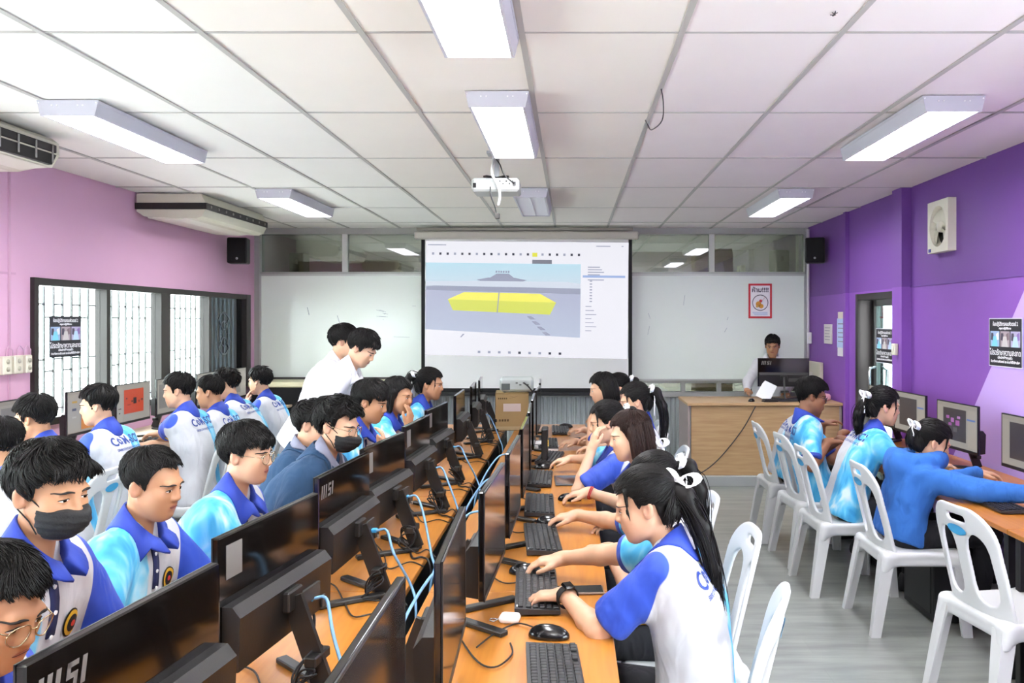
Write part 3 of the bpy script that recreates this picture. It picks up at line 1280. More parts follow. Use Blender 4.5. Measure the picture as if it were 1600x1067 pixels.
    fb.D = np.maximum(fb.D, (np.interp(X, HX, hl + .002) + front * np.clip((X - .028) / .02, 0, 1) + .005 * np.sin(Y_ * 95 + seed) - Z) * .75).astype(np.float32)
    if hair == 'bob':
        fb.cap((-.012, .08, .03), (.0, .086, -.10), .028, .016, k=.01).cap((-.012, -.08, .03), (.0, -.086, -.10), .028, .016, k=.01)
        fb.ell((-.06, 0, -.05), (.06, .078, .09), k=.03)
    if hair == 'girl':
        fb.ell((-.044, 0, -.030), (.046, .058, .060), k=.03)
        fb.D = np.maximum(fb.D, (np.interp(X, HX, hl + .002) - Z) * .75).astype(np.float32)
        for sg in (1, -1):
            fb.cap((.05, sg * .062, .07), (.058, sg * .070, .0), .008, .005, k=.01).cap((.058, sg * .070, 0), (.050, sg * .071, -.055), .005, .0025, k=.006)
    Vb, Qb = fb.nets()
    nb = vnormals(Vb, Qb)
    if messy > .15:
        Vb = Vb + nb * clumps(Vb, .003 + .008 * messy, 70, seed)[:, None]
    slack = fringe
    cc, rr = cc + np.array((.002, 0, .008)), rr + np.array((.003, .0025, .002))

    def limit(P):
        return P[:, 2] > np.interp(P[:, 0], HX, hl) - .006 + front * np.clip((P[:, 0] - .028) / .02, 0, 1) + .006 * np.sin(P[:, 1] * 95 + seed) + .004 * np.sin(P[:, 1] * 231 + 2 * seed) - slack * np.clip((P[:, 0] - .02) / .05, 0, 1)
    nl = int((2200 if h < .0051 else 1300 if h < .0059 else 700 if h < .0066 else 420))
    rl = .0021 if h < .0051 else .0027 if h < .0059 else .0038 if h < .0066 else .0048
    if hair == 'girl':
        tie = np.array((-.105, 0, .045))
        rs = np.random.RandomState(seed + 31)
        n = 260 if h < .0059 else 130
        an = rs.uniform(R(100), R(260), n)
        z0 = rs.uniform(-.088, -.03, n)
        S0 = np.stack([-.04 + .052 * np.cos(an), .060 * np.sin(an) * (1 + (z0 + .088) * 3), z0], -1)[:, None, :]
        u = np.linspace(0, 1, 6)[None, :, None]
        out = np.stack([np.cos(an), np.sin(an), 0 * an], -1)[:, None, :]
        P = S0 + (np.array((-.103, 0, .045)) - S0) * u + out * (.024 * np.sin(PI * u ** .8) + rs.uniform(-.001, .003, (n, 1, 1)))
        nape = tubes(P, (rl * 1.1 * rs.uniform(.7, 1.2, n))[:, None] * np.sin(np.linspace(.4, PI * .9, 6))[None, :])
        hp = [(Vb, Qb), nape, locks(nl, (-.9, 0, .15), cc, rr * 1.0, .2, 2.3, rl, .035, .12, seed, limit)]
    elif hair == 'bob':
        hp = [(Vb, Qb), locks(nl, (-.2, 0, 1), cc, rr, .1, 2.0, rl, .05, .2, seed, limit)]
        rs = np.random.RandomState(seed + 21)
        n = 420 if h < .0059 else 220
        an = rs.uniform(R(78), R(282), n)
        u = np.linspace(0, 1, 7)[None, :]
        kx = 1 + .06 * np.sin(u * 3) + rs.uniform(-.03, .04, (n, 1))
        P = np.stack([-.02 + .092 * np.cos(an)[:, None] * kx + .006 * rs.uniform(-1, 1, (n, 1)) * u, .098 * np.sin(an)[:, None] * kx, .07 - (.17 + .025 * rs.uniform(-1, 1, (n, 1))) * u], -1)
        hp.append(tubes(P, (rl * 1.15 * rs.uniform(.7, 1.2, n))[:, None] * np.interp(u[0], [0, .1, .8, 1], [.4, 1, 1, .2])[None, :]))
    else:
        hp = [(Vb, Qb), locks(nl, (-.45, .1, 1), cc, rr, .05, 2.1, rl, .06 + messy * .30, .25 + messy * 1.2, seed, limit)]
        if fringe:
            rs = np.random.RandomState(seed + 3)
            n = int(60000 * rl ** 1.0 * .0 + (330 if h < .0056 else 150))
            y = rs.uniform(-.062, .062, n)
            u = np.linspace(0, 1, 6)[None, :]
            x0 = .055 - 2.5 * y ** 2
            ln = fringe * rs.uniform(.6, 1.15, n)
            P = np.stack([x0[:, None] + .040 * np.sin(u * 1.9), y[:, None] * (1 + .12 * u) + (rs.uniform(-.02, .02, n)[:, None] + .012) * u ** 1.5,
                          .112 - 4.5 * (y ** 2)[:, None] - (.035 + ln)[:, None] * u ** 1.6 + .0 * u], -1)
            hp.append(tubes(P, (rl * rs.uniform(.6, 1.1, n))[:, None] * np.sin(np.linspace(.5, PI * .97, 6))[None, :]))
    Vr, Qr = merge(*hp)
    Vr = (Vr * s) @ np.array(Rh).T + np.array(Hc)
    hp = [(Vr, Qr)]
    if hair == 'girl':
        T = M4 @ Vector(tie)
        path = tail or [(-.05, 0, -.0), (-.09, 0, -.09), (-.10, 0, -.2), (-.09, 0, -.30)]
        pts = [T + Vector((.02, 0, 0))] + [T + Vector(p) for p in path]
        lo = [min(p[i] for p in pts) - .06 for i in range(3)]
        hi = [max(p[i] for p in pts) + .06 for i in range(3)]
        fp = Fld(lo, hi, max(h, .006))
        rad = [.018, .027, .026, .018, .004]
        for i in range(len(pts) - 1):
            fp.cap(pts[i], pts[i + 1], rad[min(i, 4)], rad[min(i + 1, 4)], k=.02)
        hp.append(fp.nets())
        rs = np.random.RandomState(seed + 9)
        n = 230 if h < .0056 else 70
        A = np.array([list(p) for p in pts])
        u = np.linspace(0, len(pts) - 1, 15)
        C = np.stack([np.interp(u, np.arange(len(pts)), A[:, i]) for i in range(3)], -1)
        for _ in range(4):
            C[1:-1] = .25 * C[:-2] + .5 * C[1:-1] + .25 * C[2:]
        off = rs.normal(size=(n, 1, 3)) * .0125
        fan = np.interp(u, [0, 1, len(pts) - 1], [.4, 1.15, .8])[None, :, None]
        wv = .004 * np.sin(u[None, :, None] * 2 + rs.uniform(0, 6, (n, 1, 3)))
        P = C[None] + off * fan + wv * fan
        hp.append(tubes(P, ((.0022 if h < .0056 else .0036) * rs.uniform(.6, 1.2, n))[:, None] * np.interp(u, [0, len(pts) - 2, len(pts) - 1], [1, 1, .25])[None, :]))
        bow(root, T + Vector((-.012, 0, .012)), Rh @ Vector((-1, 0, 0)), Rh @ Vector(bowdir), 1.0 * s, bowtails)
    V, Q = merge(*hp)
    new_obj('hair', np_mesh('hair', V, Q, HAIRM[hairc]), root)
    # ---- worn things
    if mask:
        fm = Fld((-.01, -.09, -.14), (.14, .09, .03), .005)
        fm.ell((.036, 0, -.057), (.086, .074, .067))
        fm.cap((.09, 0, -.02), (.122, 0, -.045), .01, .012, k=.05)
        fm.plane((.03, 0, 0), (-1, 0, -.12))
        fm.plane((0, 0, -.012), (.12, 0, 1))
        V, Q = fm.nets()
        V = V + vnormals(V, Q) * (np.sin(V[:, 2] * 330) * .0012)[:, None]
        V = (V * s) @ np.array(Rh).T + np.array(Hc)
        mk = new_obj('face_mask', np_mesh('face_mask', V, Q, MASKM), root)
        mb = MB()
        for sg in (1, -1):
            mb = MB()
            for z0, z1 in ((-.022, .008), (-.095, -.035)):
                mb.tube([M4 @ Vector(p) for p in ((.045, sg * .066, z0), (.02, sg * .071, (z0 + z1) / 2), (-.012, sg * .083, z1))], .0018, 5)
            tag(mb.build('ear_loop', MASKM, mk), kind='stuff')
    if specs:
        g = MB()
        lz = MB()
        for sg in (1, -1):
            c = Vector((.107, sg * .034, -.004))
            ring = []
            for i in range(21):
                ca = math.cos(2 * PI * i / 20)
                out = ca * sg
                ring.append(M4 @ (c + Vector((-.010 * out if out > 0 else .002 * out, ca * .0265, math.sin(2 * PI * i / 20) * .0225))))
            g.tube(ring, .0014 if specs == 'metal' else .0022, 6, 0, False)
            lz.add(ring[:20], [tuple(range(20))])
            g.tube([M4 @ Vector(p) for p in ((.098, sg * .0605, .004), (.06, sg * .075, .006), (-.01, sg * .081, .006), (-.03, sg * .08, -.014))], .0014, 6)
        g.tube([M4 @ Vector(p) for p in ((.1065, -.008, .002), (.112, 0, .005), (.1065, .008, .002))], .0014, 6)
        gl = g.build('spectacles', METALF if specs == 'metal' else DARKF, root)
        lz.build('lens', LENS, gl)
    if watch:
        S, E, W, dv, nv = arms[1]
        ax = (W - E).normalized()
        c = E + (W - E) * .93
        mb = MB()
        q = basis(nv, ax)
        nrm = (nv - ax * nv.dot(ax)).normalized()
        ring = []
        e2 = ax.cross(nrm)
        for i in range(25):
            a = 2 * PI * i / 24
            ring.append(c + (nrm * math.cos(a) + e2 * math.sin(a)) * .0335)
        ribbon_strip(mb, ring, ax * .011)
        wt = mb.build('wrist_watch', mat('watch_strap', '1a1a1c', .6), root)
        mb = MB()
        mb.box(c + nrm * .037, (.012, .036, .038), Matrix((nrm, e2, ax)).transposed(), 0, .005)
        mb.build('watch_case', mat('watch_glass', '0c0d10', .08), wt)
    if bracelet:
        S, E, W, dv, nv = arms[bracelet[0]]
        ax = (W - E).normalized()
        c = E + (W - E) * .96
        e1 = ax.orthogonal().normalized()
        e2 = ax.cross(e1)
        mb = MB()
        for dx in (0, .008):
            mb.tube([c - ax * dx + (e1 * math.cos(a) + e2 * math.sin(a)) * .031 for a in [2 * PI * i / 16 for i in range(17)]], .0028, 6, 0, False)
        mb.build('bracelet', mat('bracelet_' + bracelet[1], bracelet[1], .5), root)
    return root

# ---------------------------------------------------------------- the room
def struct(o):
    o['kind'] = 'structure'
    return o


M_CEIL = [mat('ceiling_board_a', 'ebe9e4', .9, var=.03, vscale=3), mat('ceiling_board_b', 'ebe6de', .9, var=.03, vscale=3), mat('ceiling_board_c', 'ece5e3', .9, var=.03, vscale=3)]
M_GRID = mat('ceiling_rail', 'b4b2ad', .6)
M_WHITE = mat('white_paint', 'e8e8e6', .5)
M_ALU = mat('grey_aluminium', 'a9aaa6', .45, metal=.2)
M_DARKALU = mat('dark_bronze_frame', '2b2624', .4, metal=.2)
M_PINK = mat('pink_paint', 'd3a6c2', .75, var=.05, vscale=1.5, bump=.03, bscale=90)
M_CREAM = mat('cream_plastic', 'd8d3c0', .45)
M_BLACKPL = mat('black_plastic', '141415', .45, bump=.02, bscale=300)
M_GLOSSBACK = mat('glossy_black_back', '0d0a09', .09, spec=.7)
M_SCREENOFF = mat('dark_screen', '1a1514', .12, spec=.6)
M_GREYMETAL = mat('grey_stand', '3a3836', .4)


def purple_wall():
    m, nt, b = nodes_of('purple_paint')
    L = nt.links.new
    g = N(nt, 'ShaderNodeNewGeometry')
    s = N(nt, 'ShaderNodeSeparateXYZ')
    L(g.outputs['Position'], s.inputs[0])
    # paint edges: upper band above the joint, lavender field beyond a slanting line
    c1 = N(nt, 'ShaderNodeMath', operation='GREATER_THAN')
    c1.inputs[1].default_value = 1.93
    L(s.outputs['Z'], c1.inputs[0])
    k = (1.833 - 1.045) / (5.06 - 5.70)
    ma = N(nt, 'ShaderNodeMath', operation='MULTIPLY_ADD')
    ma.inputs[1].default_value = k
    ma.inputs[2].default_value = 1.045 - k * 5.70
    L(s.outputs['Y'], ma.inputs[0])
    c2 = N(nt, 'ShaderNodeMath', operation='LESS_THAN')
    L(s.outputs['Z'], c2.inputs[0])
    L(ma.outputs[0], c2.inputs[1])
    c3 = N(nt, 'ShaderNodeMath', operation='LESS_THAN')
    c3.inputs[1].default_value = 6.7
    L(s.outputs['Y'], c3.inputs[0])
    c4 = N(nt, 'ShaderNodeMath', operation='MULTIPLY')
    L(c2.outputs[0], c4.inputs[0])
    L(c3.outputs[0], c4.inputs[1])
    nz = N(nt, 'ShaderNodeTexNoise')
    nz.inputs['Scale'].default_value = 3
    nz.inputs['Detail'].default_value = 6
    tc = N(nt, 'ShaderNodeTexCoord')
    L(tc.outputs['Object'], nz.inputs['Vector'])
    m0 = N(nt, 'ShaderNodeMix', data_type='RGBA')
    m0.inputs[6].default_value = lin('7f4ba8')
    m0.inputs[7].default_value = lin('8c57b4')
    L(nz.outputs[0], m0.inputs[0])
    m1 = N(nt, 'ShaderNodeMix', data_type='RGBA')
    m1.inputs[7].default_value = lin('6f4294')
    L(c1.outputs[0], m1.inputs[0])
    L(m0.outputs[2], m1.inputs[6])
    m2 = N(nt, 'ShaderNodeMix', data_type='RGBA')
    m2.inputs[7].default_value = lin('c3a4e8')
    L(c4.outputs[0], m2.inputs[0])
    L(m1.outputs[2], m2.inputs[6])
    L(m2.outputs[2], b.inputs['Base Color'])
    b.inputs['Roughness'].default_value = .55
    return m


def floor_mat():
    m, nt, b = nodes_of('grey_wood_vinyl')
    L = nt.links.new
    tc = N(nt, 'ShaderNodeTexCoord')
    mp = N(nt, 'ShaderNodeMapping')
    mp.inputs['Scale'].default_value = (.6, 5, 1)
    L(tc.outputs['Object'], mp.inputs[0])
    n1 = N(nt, 'ShaderNodeTexNoise')
    n1.inputs['Scale'].default_value = 2.2
    n1.inputs['Detail'].default_value = 8
    n1.inputs['Roughness'].default_value = .65
    L(mp.outputs[0], n1.inputs['Vector'])
    br = N(nt, 'ShaderNodeTexBrick')
    br.inputs['Scale'].default_value = 1
    br.inputs['Brick Width'].default_value = 1.2
    br.inputs['Row Height'].default_value = .18
    br.inputs['Mortar Size'].default_value = .002
    br.inputs['Color1'].default_value = (.40, .40, .40, 1)
    br.inputs['Color2'].default_value = (.62, .62, .62, 1)
    br.inputs['Mortar'].default_value = (.35, .35, .35, 1)
    L(tc.outputs['Object'], br.inputs['Vector'])
    rp = N(nt, 'ShaderNodeValToRGB')
    rp.color_ramp.elements[0].position = .30
    rp.color_ramp.elements[0].color = lin('767a76')
    rp.color_ramp.elements[1].position = .68
    rp.color_ramp.elements[1].color = lin('979b95')
    L(n1.outputs[0], rp.inputs[0])
    mx = N(nt, 'ShaderNodeMix', data_type='RGBA', blend_type='OVERLAY')
    mx.inputs[0].default_value = .22
    L(rp.outputs[0], mx.inputs[6])
    L(br.outputs[0], mx.inputs[7])
    L(mx.outputs[2], b.inputs['Base Color'])
    b.inputs['Roughness'].default_value = .33
    return m


def wood(name, a, bcol, rough=.35, scale=(1, 14, 14), sc=3.0):
    m, nt, b = nodes_of(name)
    L = nt.links.new
    tc = N(nt, 'ShaderNodeTexCoord')
    mp = N(nt, 'ShaderNodeMapping')
    mp.inputs['Scale'].default_value = scale
    L(tc.outputs['Object'], mp.inputs[0])
    n1 = N(nt, 'ShaderNodeTexNoise')
    n1.inputs['Scale'].default_value = sc
    n1.inputs['Detail'].default_value = 6
    n1.inputs['Distortion'].default_value = .6
    L(mp.outputs[0], n1.inputs['Vector'])
    rp = N(nt, 'ShaderNodeValToRGB')
    rp.color_ramp.elements[0].position = .3
    rp.color_ramp.elements[0].color = lin(a)
    rp.color_ramp.elements[1].position = .7
    rp.color_ramp.elements[1].color = lin(bcol)
    L(n1.outputs[0], rp.inputs[0])
    L(rp.outputs[0], b.inputs['Base Color'])
    b.inputs['Roughness'].default_value = rough
    return m


M_PURPLE = purple_wall()
M_TABLE = wood('orange_laminate', 'ab6922', 'bb7c30', .34, (14, 1, 14))
M_TABLE2 = wood('pale_laminate', 'c9b596', 'd8c6a8', .4, (14, 1, 14))
M_DESK = wood('beige_desk_board', 'b08d63', 'c2a176', .45, (1, 1, 14))
M_DESKD = mat('grey_desk_side', '9c8f8c', .5)

# floor and ceiling
mb = MB().box(((XL + XR) / 2, (Y0 + YB) / 2 + 1.5, -.05), (XR - XL + .6, YB - Y0 + 3.6, .1))
struct(mb.build('floor', floor_mat()))
ceil = struct(MB().box(((XL + XR) / 2, (Y0 + YB) / 2, CEIL + .09), (XR - XL + .4, YB - Y0 + .2, .06)).build('ceiling', M_CEIL[0]))
gx = [-.187 + .6 * k for k in range(-6, 6)]
gx = [x for x in gx if XL < x < XR]
gy = [3.12 + 1.2 * k for k in range(-5, 6)]
gy = [y for y in gy if Y0 < y < YB]
ex, ey = [XL] + gx + [XR], [Y0] + gy + [YB]
tilecache = {}
for i in range(len(ex) - 1):
    for j in range(len(ey) - 1):
        w, d = ex[i + 1] - ex[i], ey[j + 1] - ey[j]
        if w < .03 or d < .03:
            continue
        mi = 0 if i < 4 else (1 if i < 7 else 2)
        key = (round(w, 3), round(d, 3), mi)
        if key not in tilecache:
            tilecache[key] = MB().box((0, 0, 0), (w - .012, d - .012, .014), None, 0, .003).mesh('ceiling_tile', M_CEIL[mi])
        o = new_obj('ceiling_tile', tilecache[key], ceil)
        o.location = ((ex[i] + ex[i + 1]) / 2, (ey[j] + ey[j + 1]) / 2, CEIL + .009 - rnd.uniform(0, .004))
        o.rotation_euler = (rnd.uniform(-.003, .003), rnd.uniform(-.004, .004), 0)
for x in gx:
    MB().box((x, (Y0 + YB) / 2, CEIL), (.024, YB - Y0, .012)).build('ceiling_rail', M_GRID, ceil)
for y in gy:
    MB().box(((XL + XR) / 2, y, CEIL + .002), (XR - XL, .012, .012)).build('ceiling_rail', M_GRID, ceil)

# left wall with the window opening
WY0, WY1, WZ0, WZ1 = 5.655, 9.47, .92, 1.95
mb = MB()
for y0, y1, z0, z1 in ((Y0, -1.6, 0, CEIL + .1), (-1.6, 4.4, 0, WZ0), (-1.6, 4.4, WZ1, CEIL + .1), (4.4, WY0, 0, CEIL + .1), (WY1, YB + .1, 0, CEIL + .1), (WY0, WY1, 0, WZ0), (WY0, WY1, WZ1, CEIL + .1)):
    mb.box((XL - .08, (y0 + y1) / 2, (z0 + z1) / 2), (.16, y1 - y0, z1 - z0))
wl = struct(mb.build('wall_left', M_PINK))
mb = MB()
mb.box((XL + .003, 5.44, 1.37), (.008, .022, 2.73)).box((XL + .003, 3.2, 1.965), (.008, 4.6, .014))
mb.build('joint_strip', mat('pink_strip', 'c79bb6', .7), wl)

# window_1: dark frame, sliding leaves, panes
w1 = struct(empty('window_1', (XL, 0, 0)))
mb = MB()
xx = -.03
for y0, y1 in ((WY0, WY0 + .05), (WY1 - .12, WY1)):
    mb.box((xx, (y0 + y1) / 2, (WZ0 + WZ1) / 2), (.12, y1 - y0, WZ1 - WZ0))
mb.box((xx, (WY0 + WY1) / 2, WZ1 - .026), (.116, WY1 - WY0 - .004, .05)).box((xx, (WY0 + WY1) / 2, WZ0 + .026), (.116, WY1 - WY0 - .004, .05))
mb.build('window_frame', M_DARKALU, w1)
for y, w in ((6.57, .05), (7.50, .17), (8.42, .06)):
    MB().box((xx + .01, y, (WZ0 + WZ1) / 2), (.09, w, WZ1 - WZ0 - .1)).build('window_post', M_DARKALU, w1)
GL = glass('window_glass', 'eef3f2', .06)
GLT = glass('tinted_window_glass', '3d4448', .10)
for k, (y0, y1) in enumerate(((WY0 + .05, 6.545), (6.595, 7.415), (7.585, 8.39), (8.45, WY1 - .12))):
    MB().box((xx, (y0 + y1) / 2, (WZ0 + WZ1) / 2), (.005, y1 - y0, WZ1 - WZ0 - .1)).build('window_pane', GLT if k == 3 else GL, w1)
# faint wheel emblem and lettering etched on the tinted pane
mb = MB()
for r0, r1 in ((.17, .185), (.10, .112), (.03, .045)):
    n = 28
    vs = [(xx + .006, 8.87 + r * math.cos(2 * PI * i / n), 1.52 + r * 1.25 * math.sin(2 * PI * i / n)) for r in (r0, r1) for i in range(n)]
    mb.add(vs, [(i, (i + 1) % n, n + (i + 1) % n, n + i) for i in range(n)])
for i in range(8):
    a = 2 * PI * i / 8
    mb.bar((xx + .006, 8.87 + .045 * math.cos(a), 1.52 + .056 * math.sin(a)), (xx + .006, 8.87 + .17 * math.cos(a), 1.52 + .21 * math.sin(a)), .002, .014, (1, 0, 0))
mb.build('etched_emblem', mat('etched_white', '6a7276', .8), w1)
# windows added out of view beside and behind the camera, to let daylight in
for k, (xw, ya, yb) in enumerate(((XL - .03, -1.6, 4.4), (XR + .06, -1.6, 2.2))):
    wn = struct(empty('window_%d' % (k + 2), (xw, 0, 0)))
    mb = MB()
    for z in (WZ0 + .025, WZ1 - .025):
        mb.box((0, (ya + yb) / 2, z), (.12, yb - ya, .05))
    mb.build('window_frame', M_DARKALU, wn)
    n = 5
    for i in range(n + 1):
        MB().box((0, ya + (yb - ya) * i / n, (WZ0 + WZ1) / 2), (.09, .06, WZ1 - WZ0 - .1)).build('window_post', M_DARKALU, wn)
    for i in range(n):
        w_ = (yb - ya) / n
        MB().box((0, ya + w_ * (i + .5), (WZ0 + WZ1) / 2), (.005, w_ - .06, WZ1 - WZ0 - .1)).build('window_pane', GL, wn)
# security bars outside, coloured dark to read grey against the overbright sky
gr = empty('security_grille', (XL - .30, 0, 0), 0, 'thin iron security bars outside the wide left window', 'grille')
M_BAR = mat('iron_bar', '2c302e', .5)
yy = WY0 - .3
k = 0
bars = []
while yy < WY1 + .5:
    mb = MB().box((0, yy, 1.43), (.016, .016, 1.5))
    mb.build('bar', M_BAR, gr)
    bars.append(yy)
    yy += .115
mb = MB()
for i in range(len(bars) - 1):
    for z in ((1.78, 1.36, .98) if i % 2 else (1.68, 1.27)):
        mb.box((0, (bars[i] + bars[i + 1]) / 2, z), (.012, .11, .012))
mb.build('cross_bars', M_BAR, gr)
struct(MB().box((XR + 9.5, -7, -.15), (14, 22, .1)).build('ground', mat('outside_concrete', 'c9cbc6', .9)))
struct(MB().box((XL - 8, 5, -.15), (15.4, 34, .1)).build('ground', mat('outside_concrete', 'c9cbc6', .9)))
hd = MB()
for i in range(9):
    hd.box((XL - 9 + rnd.uniform(-.4, .4), -2 + i * 2.4, .55), (1.2, 2.2, 3.2 + rnd.uniform(0, .3)), None, 0, .35)
tag(hd.build('hedge', mat('hedge_leaves', '38553c', .9, var=.4, vscale=14, bump=.6, bscale=30)), 'pale green clipped hedge outside beyond the window bars', 'hedge', kind='stuff')

# right wall with the door opening
DY0, DY1, DZ = 6.98, 8.03, 1.91
mb = MB()
for y0, y1, z0, z1 in ((Y0, -1.6, 0, CEIL + .1), (-1.6, 2.2, 0, WZ0), (-1.6, 2.2, WZ1, CEIL + .1), (2.2, DY0, 0, CEIL + .1), (DY1, YB + .1, 0, CEIL + .1), (DY0, DY1, DZ, CEIL + .1)):
    mb.box((XR + .08, (y0 + y1) / 2, (z0 + z1) / 2), (.16, y1 - y0, z1 - z0))
wr = struct(mb.build('wall_right', M_PURPLE))
struct(MB().box((XR - .03, 6.83, CEIL / 2), (.10, .20, CEIL)).build('trim_1', M_PURPLE))
struct(MB().box((XR - .015, 8.27, CEIL / 2), (.05, .07, CEIL)).build('trim_2', M_PURPLE))
MB().box((XR - .002, 4.7, 1.932), (.012, 4.1, .012)).build('joint_strip', mat('purple_strip', '6f4796', .6), wr)
d1 = struct(empty('door_1', (XR + .06, 0, 0)))
mb = MB()
mb.box((0, DY0 + .03, DZ / 2), (.14, .06, DZ)).box((0, DY1 - .03, DZ / 2), (.14, .06, DZ)).box((0, (DY0 + DY1) / 2, DZ - .031), (.136, DY1 - DY0 - .004, .06))
mb.build('door_frame', M_DARKALU, d1)
mb = MB()
for y in (7.07, 7.70):
    mb.box((.02, y, .93), (.04, .06, 1.84))
mb.box((.02, 7.385, 1.82), (.04, .66, .06)).box((.02, 7.385, .06), (.04, .66, .1)).box((.02, 7.385, .8), (.04, .66, .05))
mb.build('door_leaf_frame', mat('steel_edge', '6c706e', .35, metal=.5), d1)
MB().box((.02, 7.385, .95), (.006, .6, 1.74)).build('door_pane', glass('door_glass', 'a9b7b5', .16), d1)
mb = MB()
mb.tube([(-.01, 7.66, .95), (-.06, 7.66, .96), (-.065, 7.66, 1.0), (-.065, 7.66, 1.18), (-.06, 7.66, 1.22), (-.01, 7.66, 1.23)], .014, 10)
mb.tube([(.05, 7.66, .95), (.09, 7.66, .96), (.095, 7.66, 1.2), (.05, 7.66, 1.23)], .014, 10)
mb.build('door_handle', mat('chrome', 'd7d9da', .15, metal=.9), d1)
MB().box((.08, 7.87, .95), (.02, .26, 1.86)).build('door_recess_dark', mat('recess_shade_black', '181516', .5), d1)  # dark sheet in place of the black, shaded recess beside the leaf
# corridor outside the door
struct(MB().box((XR + 1.9, 7.5, 1.3), (.1, 7.0, 2.9)).build('wall_corridor', mat('corridor_paint', 'a7b0ae', .8)))
struct(MB().box((XR + 1.1, 7.5, -.05), (1.8, 7.0, .1)).build('floor_corridor', mat('corridor_floor', '9a9c98', .7)))

# rear wall behind the camera
struct(MB().box(((XL + XR) / 2, Y0 - .08, CEIL / 2), (XR - XL + .4, .16, CEIL + .2)).build('wall_back', mat('rear_paint', 'd6c8d6', .8)))

# front wall: glazed partition above and below the whiteboard
wf = struct(empty('wall_front', (0, YB, 0)))
mb = MB()
mb.box((XL + .03, .03, CEIL / 2), (.06, .16, CEIL)).box((XR - .02, .03, CEIL / 2), (.04, .14, CEIL))
mb.box(((XL + XR) / 2, .03, 2.70), (XR - XL, .12, .07)).box(((XL + XR) / 2, .03, 2.20), (XR - XL, .10, .05))
mb.box(((XL + XR) / 2, .03, .955), (XR - XL, .10, .05)).box(((XL + XR) / 2, .02, .80), (XR - XL, .12, .06))
mb.build('partition_frame', M_ALU, wf)
for x in (-2.64, -.5, 1.635):
    MB().box((x, .03, 2.45), (.06, .09, .46)).build('partition_post', mat('pale_post', 'cfcfcb', .5), wf)
for x in (-2.9, -2.2, -1.5, -.2, .55, 1.30, 1.72, 2.3):
    MB().box((x, .03, .88), (.05, .08, .12)).build('partition_post', M_ALU, wf)
PG = glass('partition_glass', '8f9490', .13, .02)
for x0, x1 in ((XL + .06, -2.67), (-2.61, -.53), (-.47, 1.605), (1.665, XR - .04)):
    MB().box(((x0 + x1) / 2, .03, 2.445), (x1 - x0, .006, .44)).build('partition_pane', PG, wf)
MB().box(((XL + XR) / 2, .03, .88), (XR - XL - .1, .006, .11)).build('partition_pane', PG, wf)
# ribbed metal sheet below
mb = MB()
n = int((XR - XL) / .055)
vs, fs = [], []
for i in range(n * 4 + 1):
    x = XL + .02 + (XR - XL - .04) * i / (n * 4)
    y = (-.012, -.012, .012, .012)[i % 4]
    vs += [(x, y, 0.0), (x, y, .78)]
for i in range(n * 4):
    fs.append((2 * i, 2 * i + 2, 2 * i + 3, 2 * i + 1))
mb.add(vs, fs)
mb.build('ribbed_sheet', mat('ribbed_grey_sheet', 'b3b9ba', .4, metal=.25), wf)
# next room seen through the panes
mb = MB()
mb.box(((XL + XR) / 2, YB + 4.5, 1.4), (XR - XL + .2, .1, 2.9))
struct(mb.build('wall_far_room', mat('far_room_paint', 'c9c4bd', .8)))
struct(MB().box(((XL + XR) / 2, YB + 2.4, 2.86), (XR - XL + .2, 4.4, .06)).build('ceiling_far_room', mat('far_room_ceiling', 'c7c3be', .9)))
for sx in (XL - .05, XR + .05):
    struct(MB().box((sx, YB + 2.4, 1.4), (.1, 4.4, 2.9)).build('wall_far_room', mat('far_room_paint', 'c9c4bd', .8)))
for x, w, z1, col, lb in ((1.9, .50, 2.62, 'cbbd9c', 'pale carton on top of the cupboard behind the right upper pane'), (-3.0, 1.3, 2.45, 'b9a58c', 'tan cupboard behind the left upper pane of the partition')):
    c = empty('far_cupboard', (x, YB + 1.6, 0), 0, lb, 'cupboard')
    MB().box((0, 0, z1 / 2), (w, .4, z1), None, 0, .01).build('carcass', mat('far_' + col, col, .7), c)
    MB().box((0, -.205, z1 - .3), (w - .1, .02, .3), None, 0, .005).build('door', mat('far_d_' + col, 'd8cdb4', .7), c)

# whiteboard
wbd = empty('whiteboard', (0, YB - .06, 0), 0, 'long white magnetic board across the front wall behind the projection screen', 'whiteboard')
WB0, WB1 = -3.60, 2.70
MB().box(((WB0 + WB1) / 2, 0, 1.58), (WB1 - WB0, .02, 1.20)).build('board_surface', mat('whiteboard_enamel', 'e9f1e9', .16, spec=.5, var=.02, vscale=2), wbd)
mb = MB()
for z in (2.185, .975):
    mb.box(((WB0 + WB1) / 2, -.005, z), (WB1 - WB0 + .02, .035, .02))
for x in (WB0, WB1):
    mb.box((x, -.005, 1.58), (.02, .035, 1.22))
mb.build('board_frame', mat('board_rim', 'bfc3bf', .4, metal=.4), wbd)
MB().box((-2.4, -.05, .985), (2.2, .08, .015)).box((-2.4, -.09, .995), (2.2, .01, .03)).build('board_tray', M_GREYMETAL, wbd)
mb = MB()
for (x0, y0, x1, y1) in ((527, 493, 531, 506), (1012, 523, 1015, 509), (1068, 477, 1070, 461), (1013, 489, 1016, 498), (1136, 500, 1138, 495), (1132, 519, 1136, 512), (480, 480, 483, 492), (644, 478, 650, 478), (615, 526, 640, 527)):
    a, b = at(x0, y0, YB - .075), at(x1, y1, YB - .075)
    mb.bar((a.x, -.013, a.z), (b.x, -.013, b.z), .002, .008, (0, 1, 0))
for i in range(7):
    a, b = at(588 + 5 * (i % 4), 484 + 5 * (i // 2), YB - .07), at(600 + 3 * (i % 3), 484 + 4 * (i // 2) + 3, YB - .07)
    mb.bar((a.x, -.013, a.z), (b.x, -.013, b.z), .002, .006, (0, 1, 0))
mb.build('marker_strokes', mat('marker_ink', '6f7f92', .6), wbd)
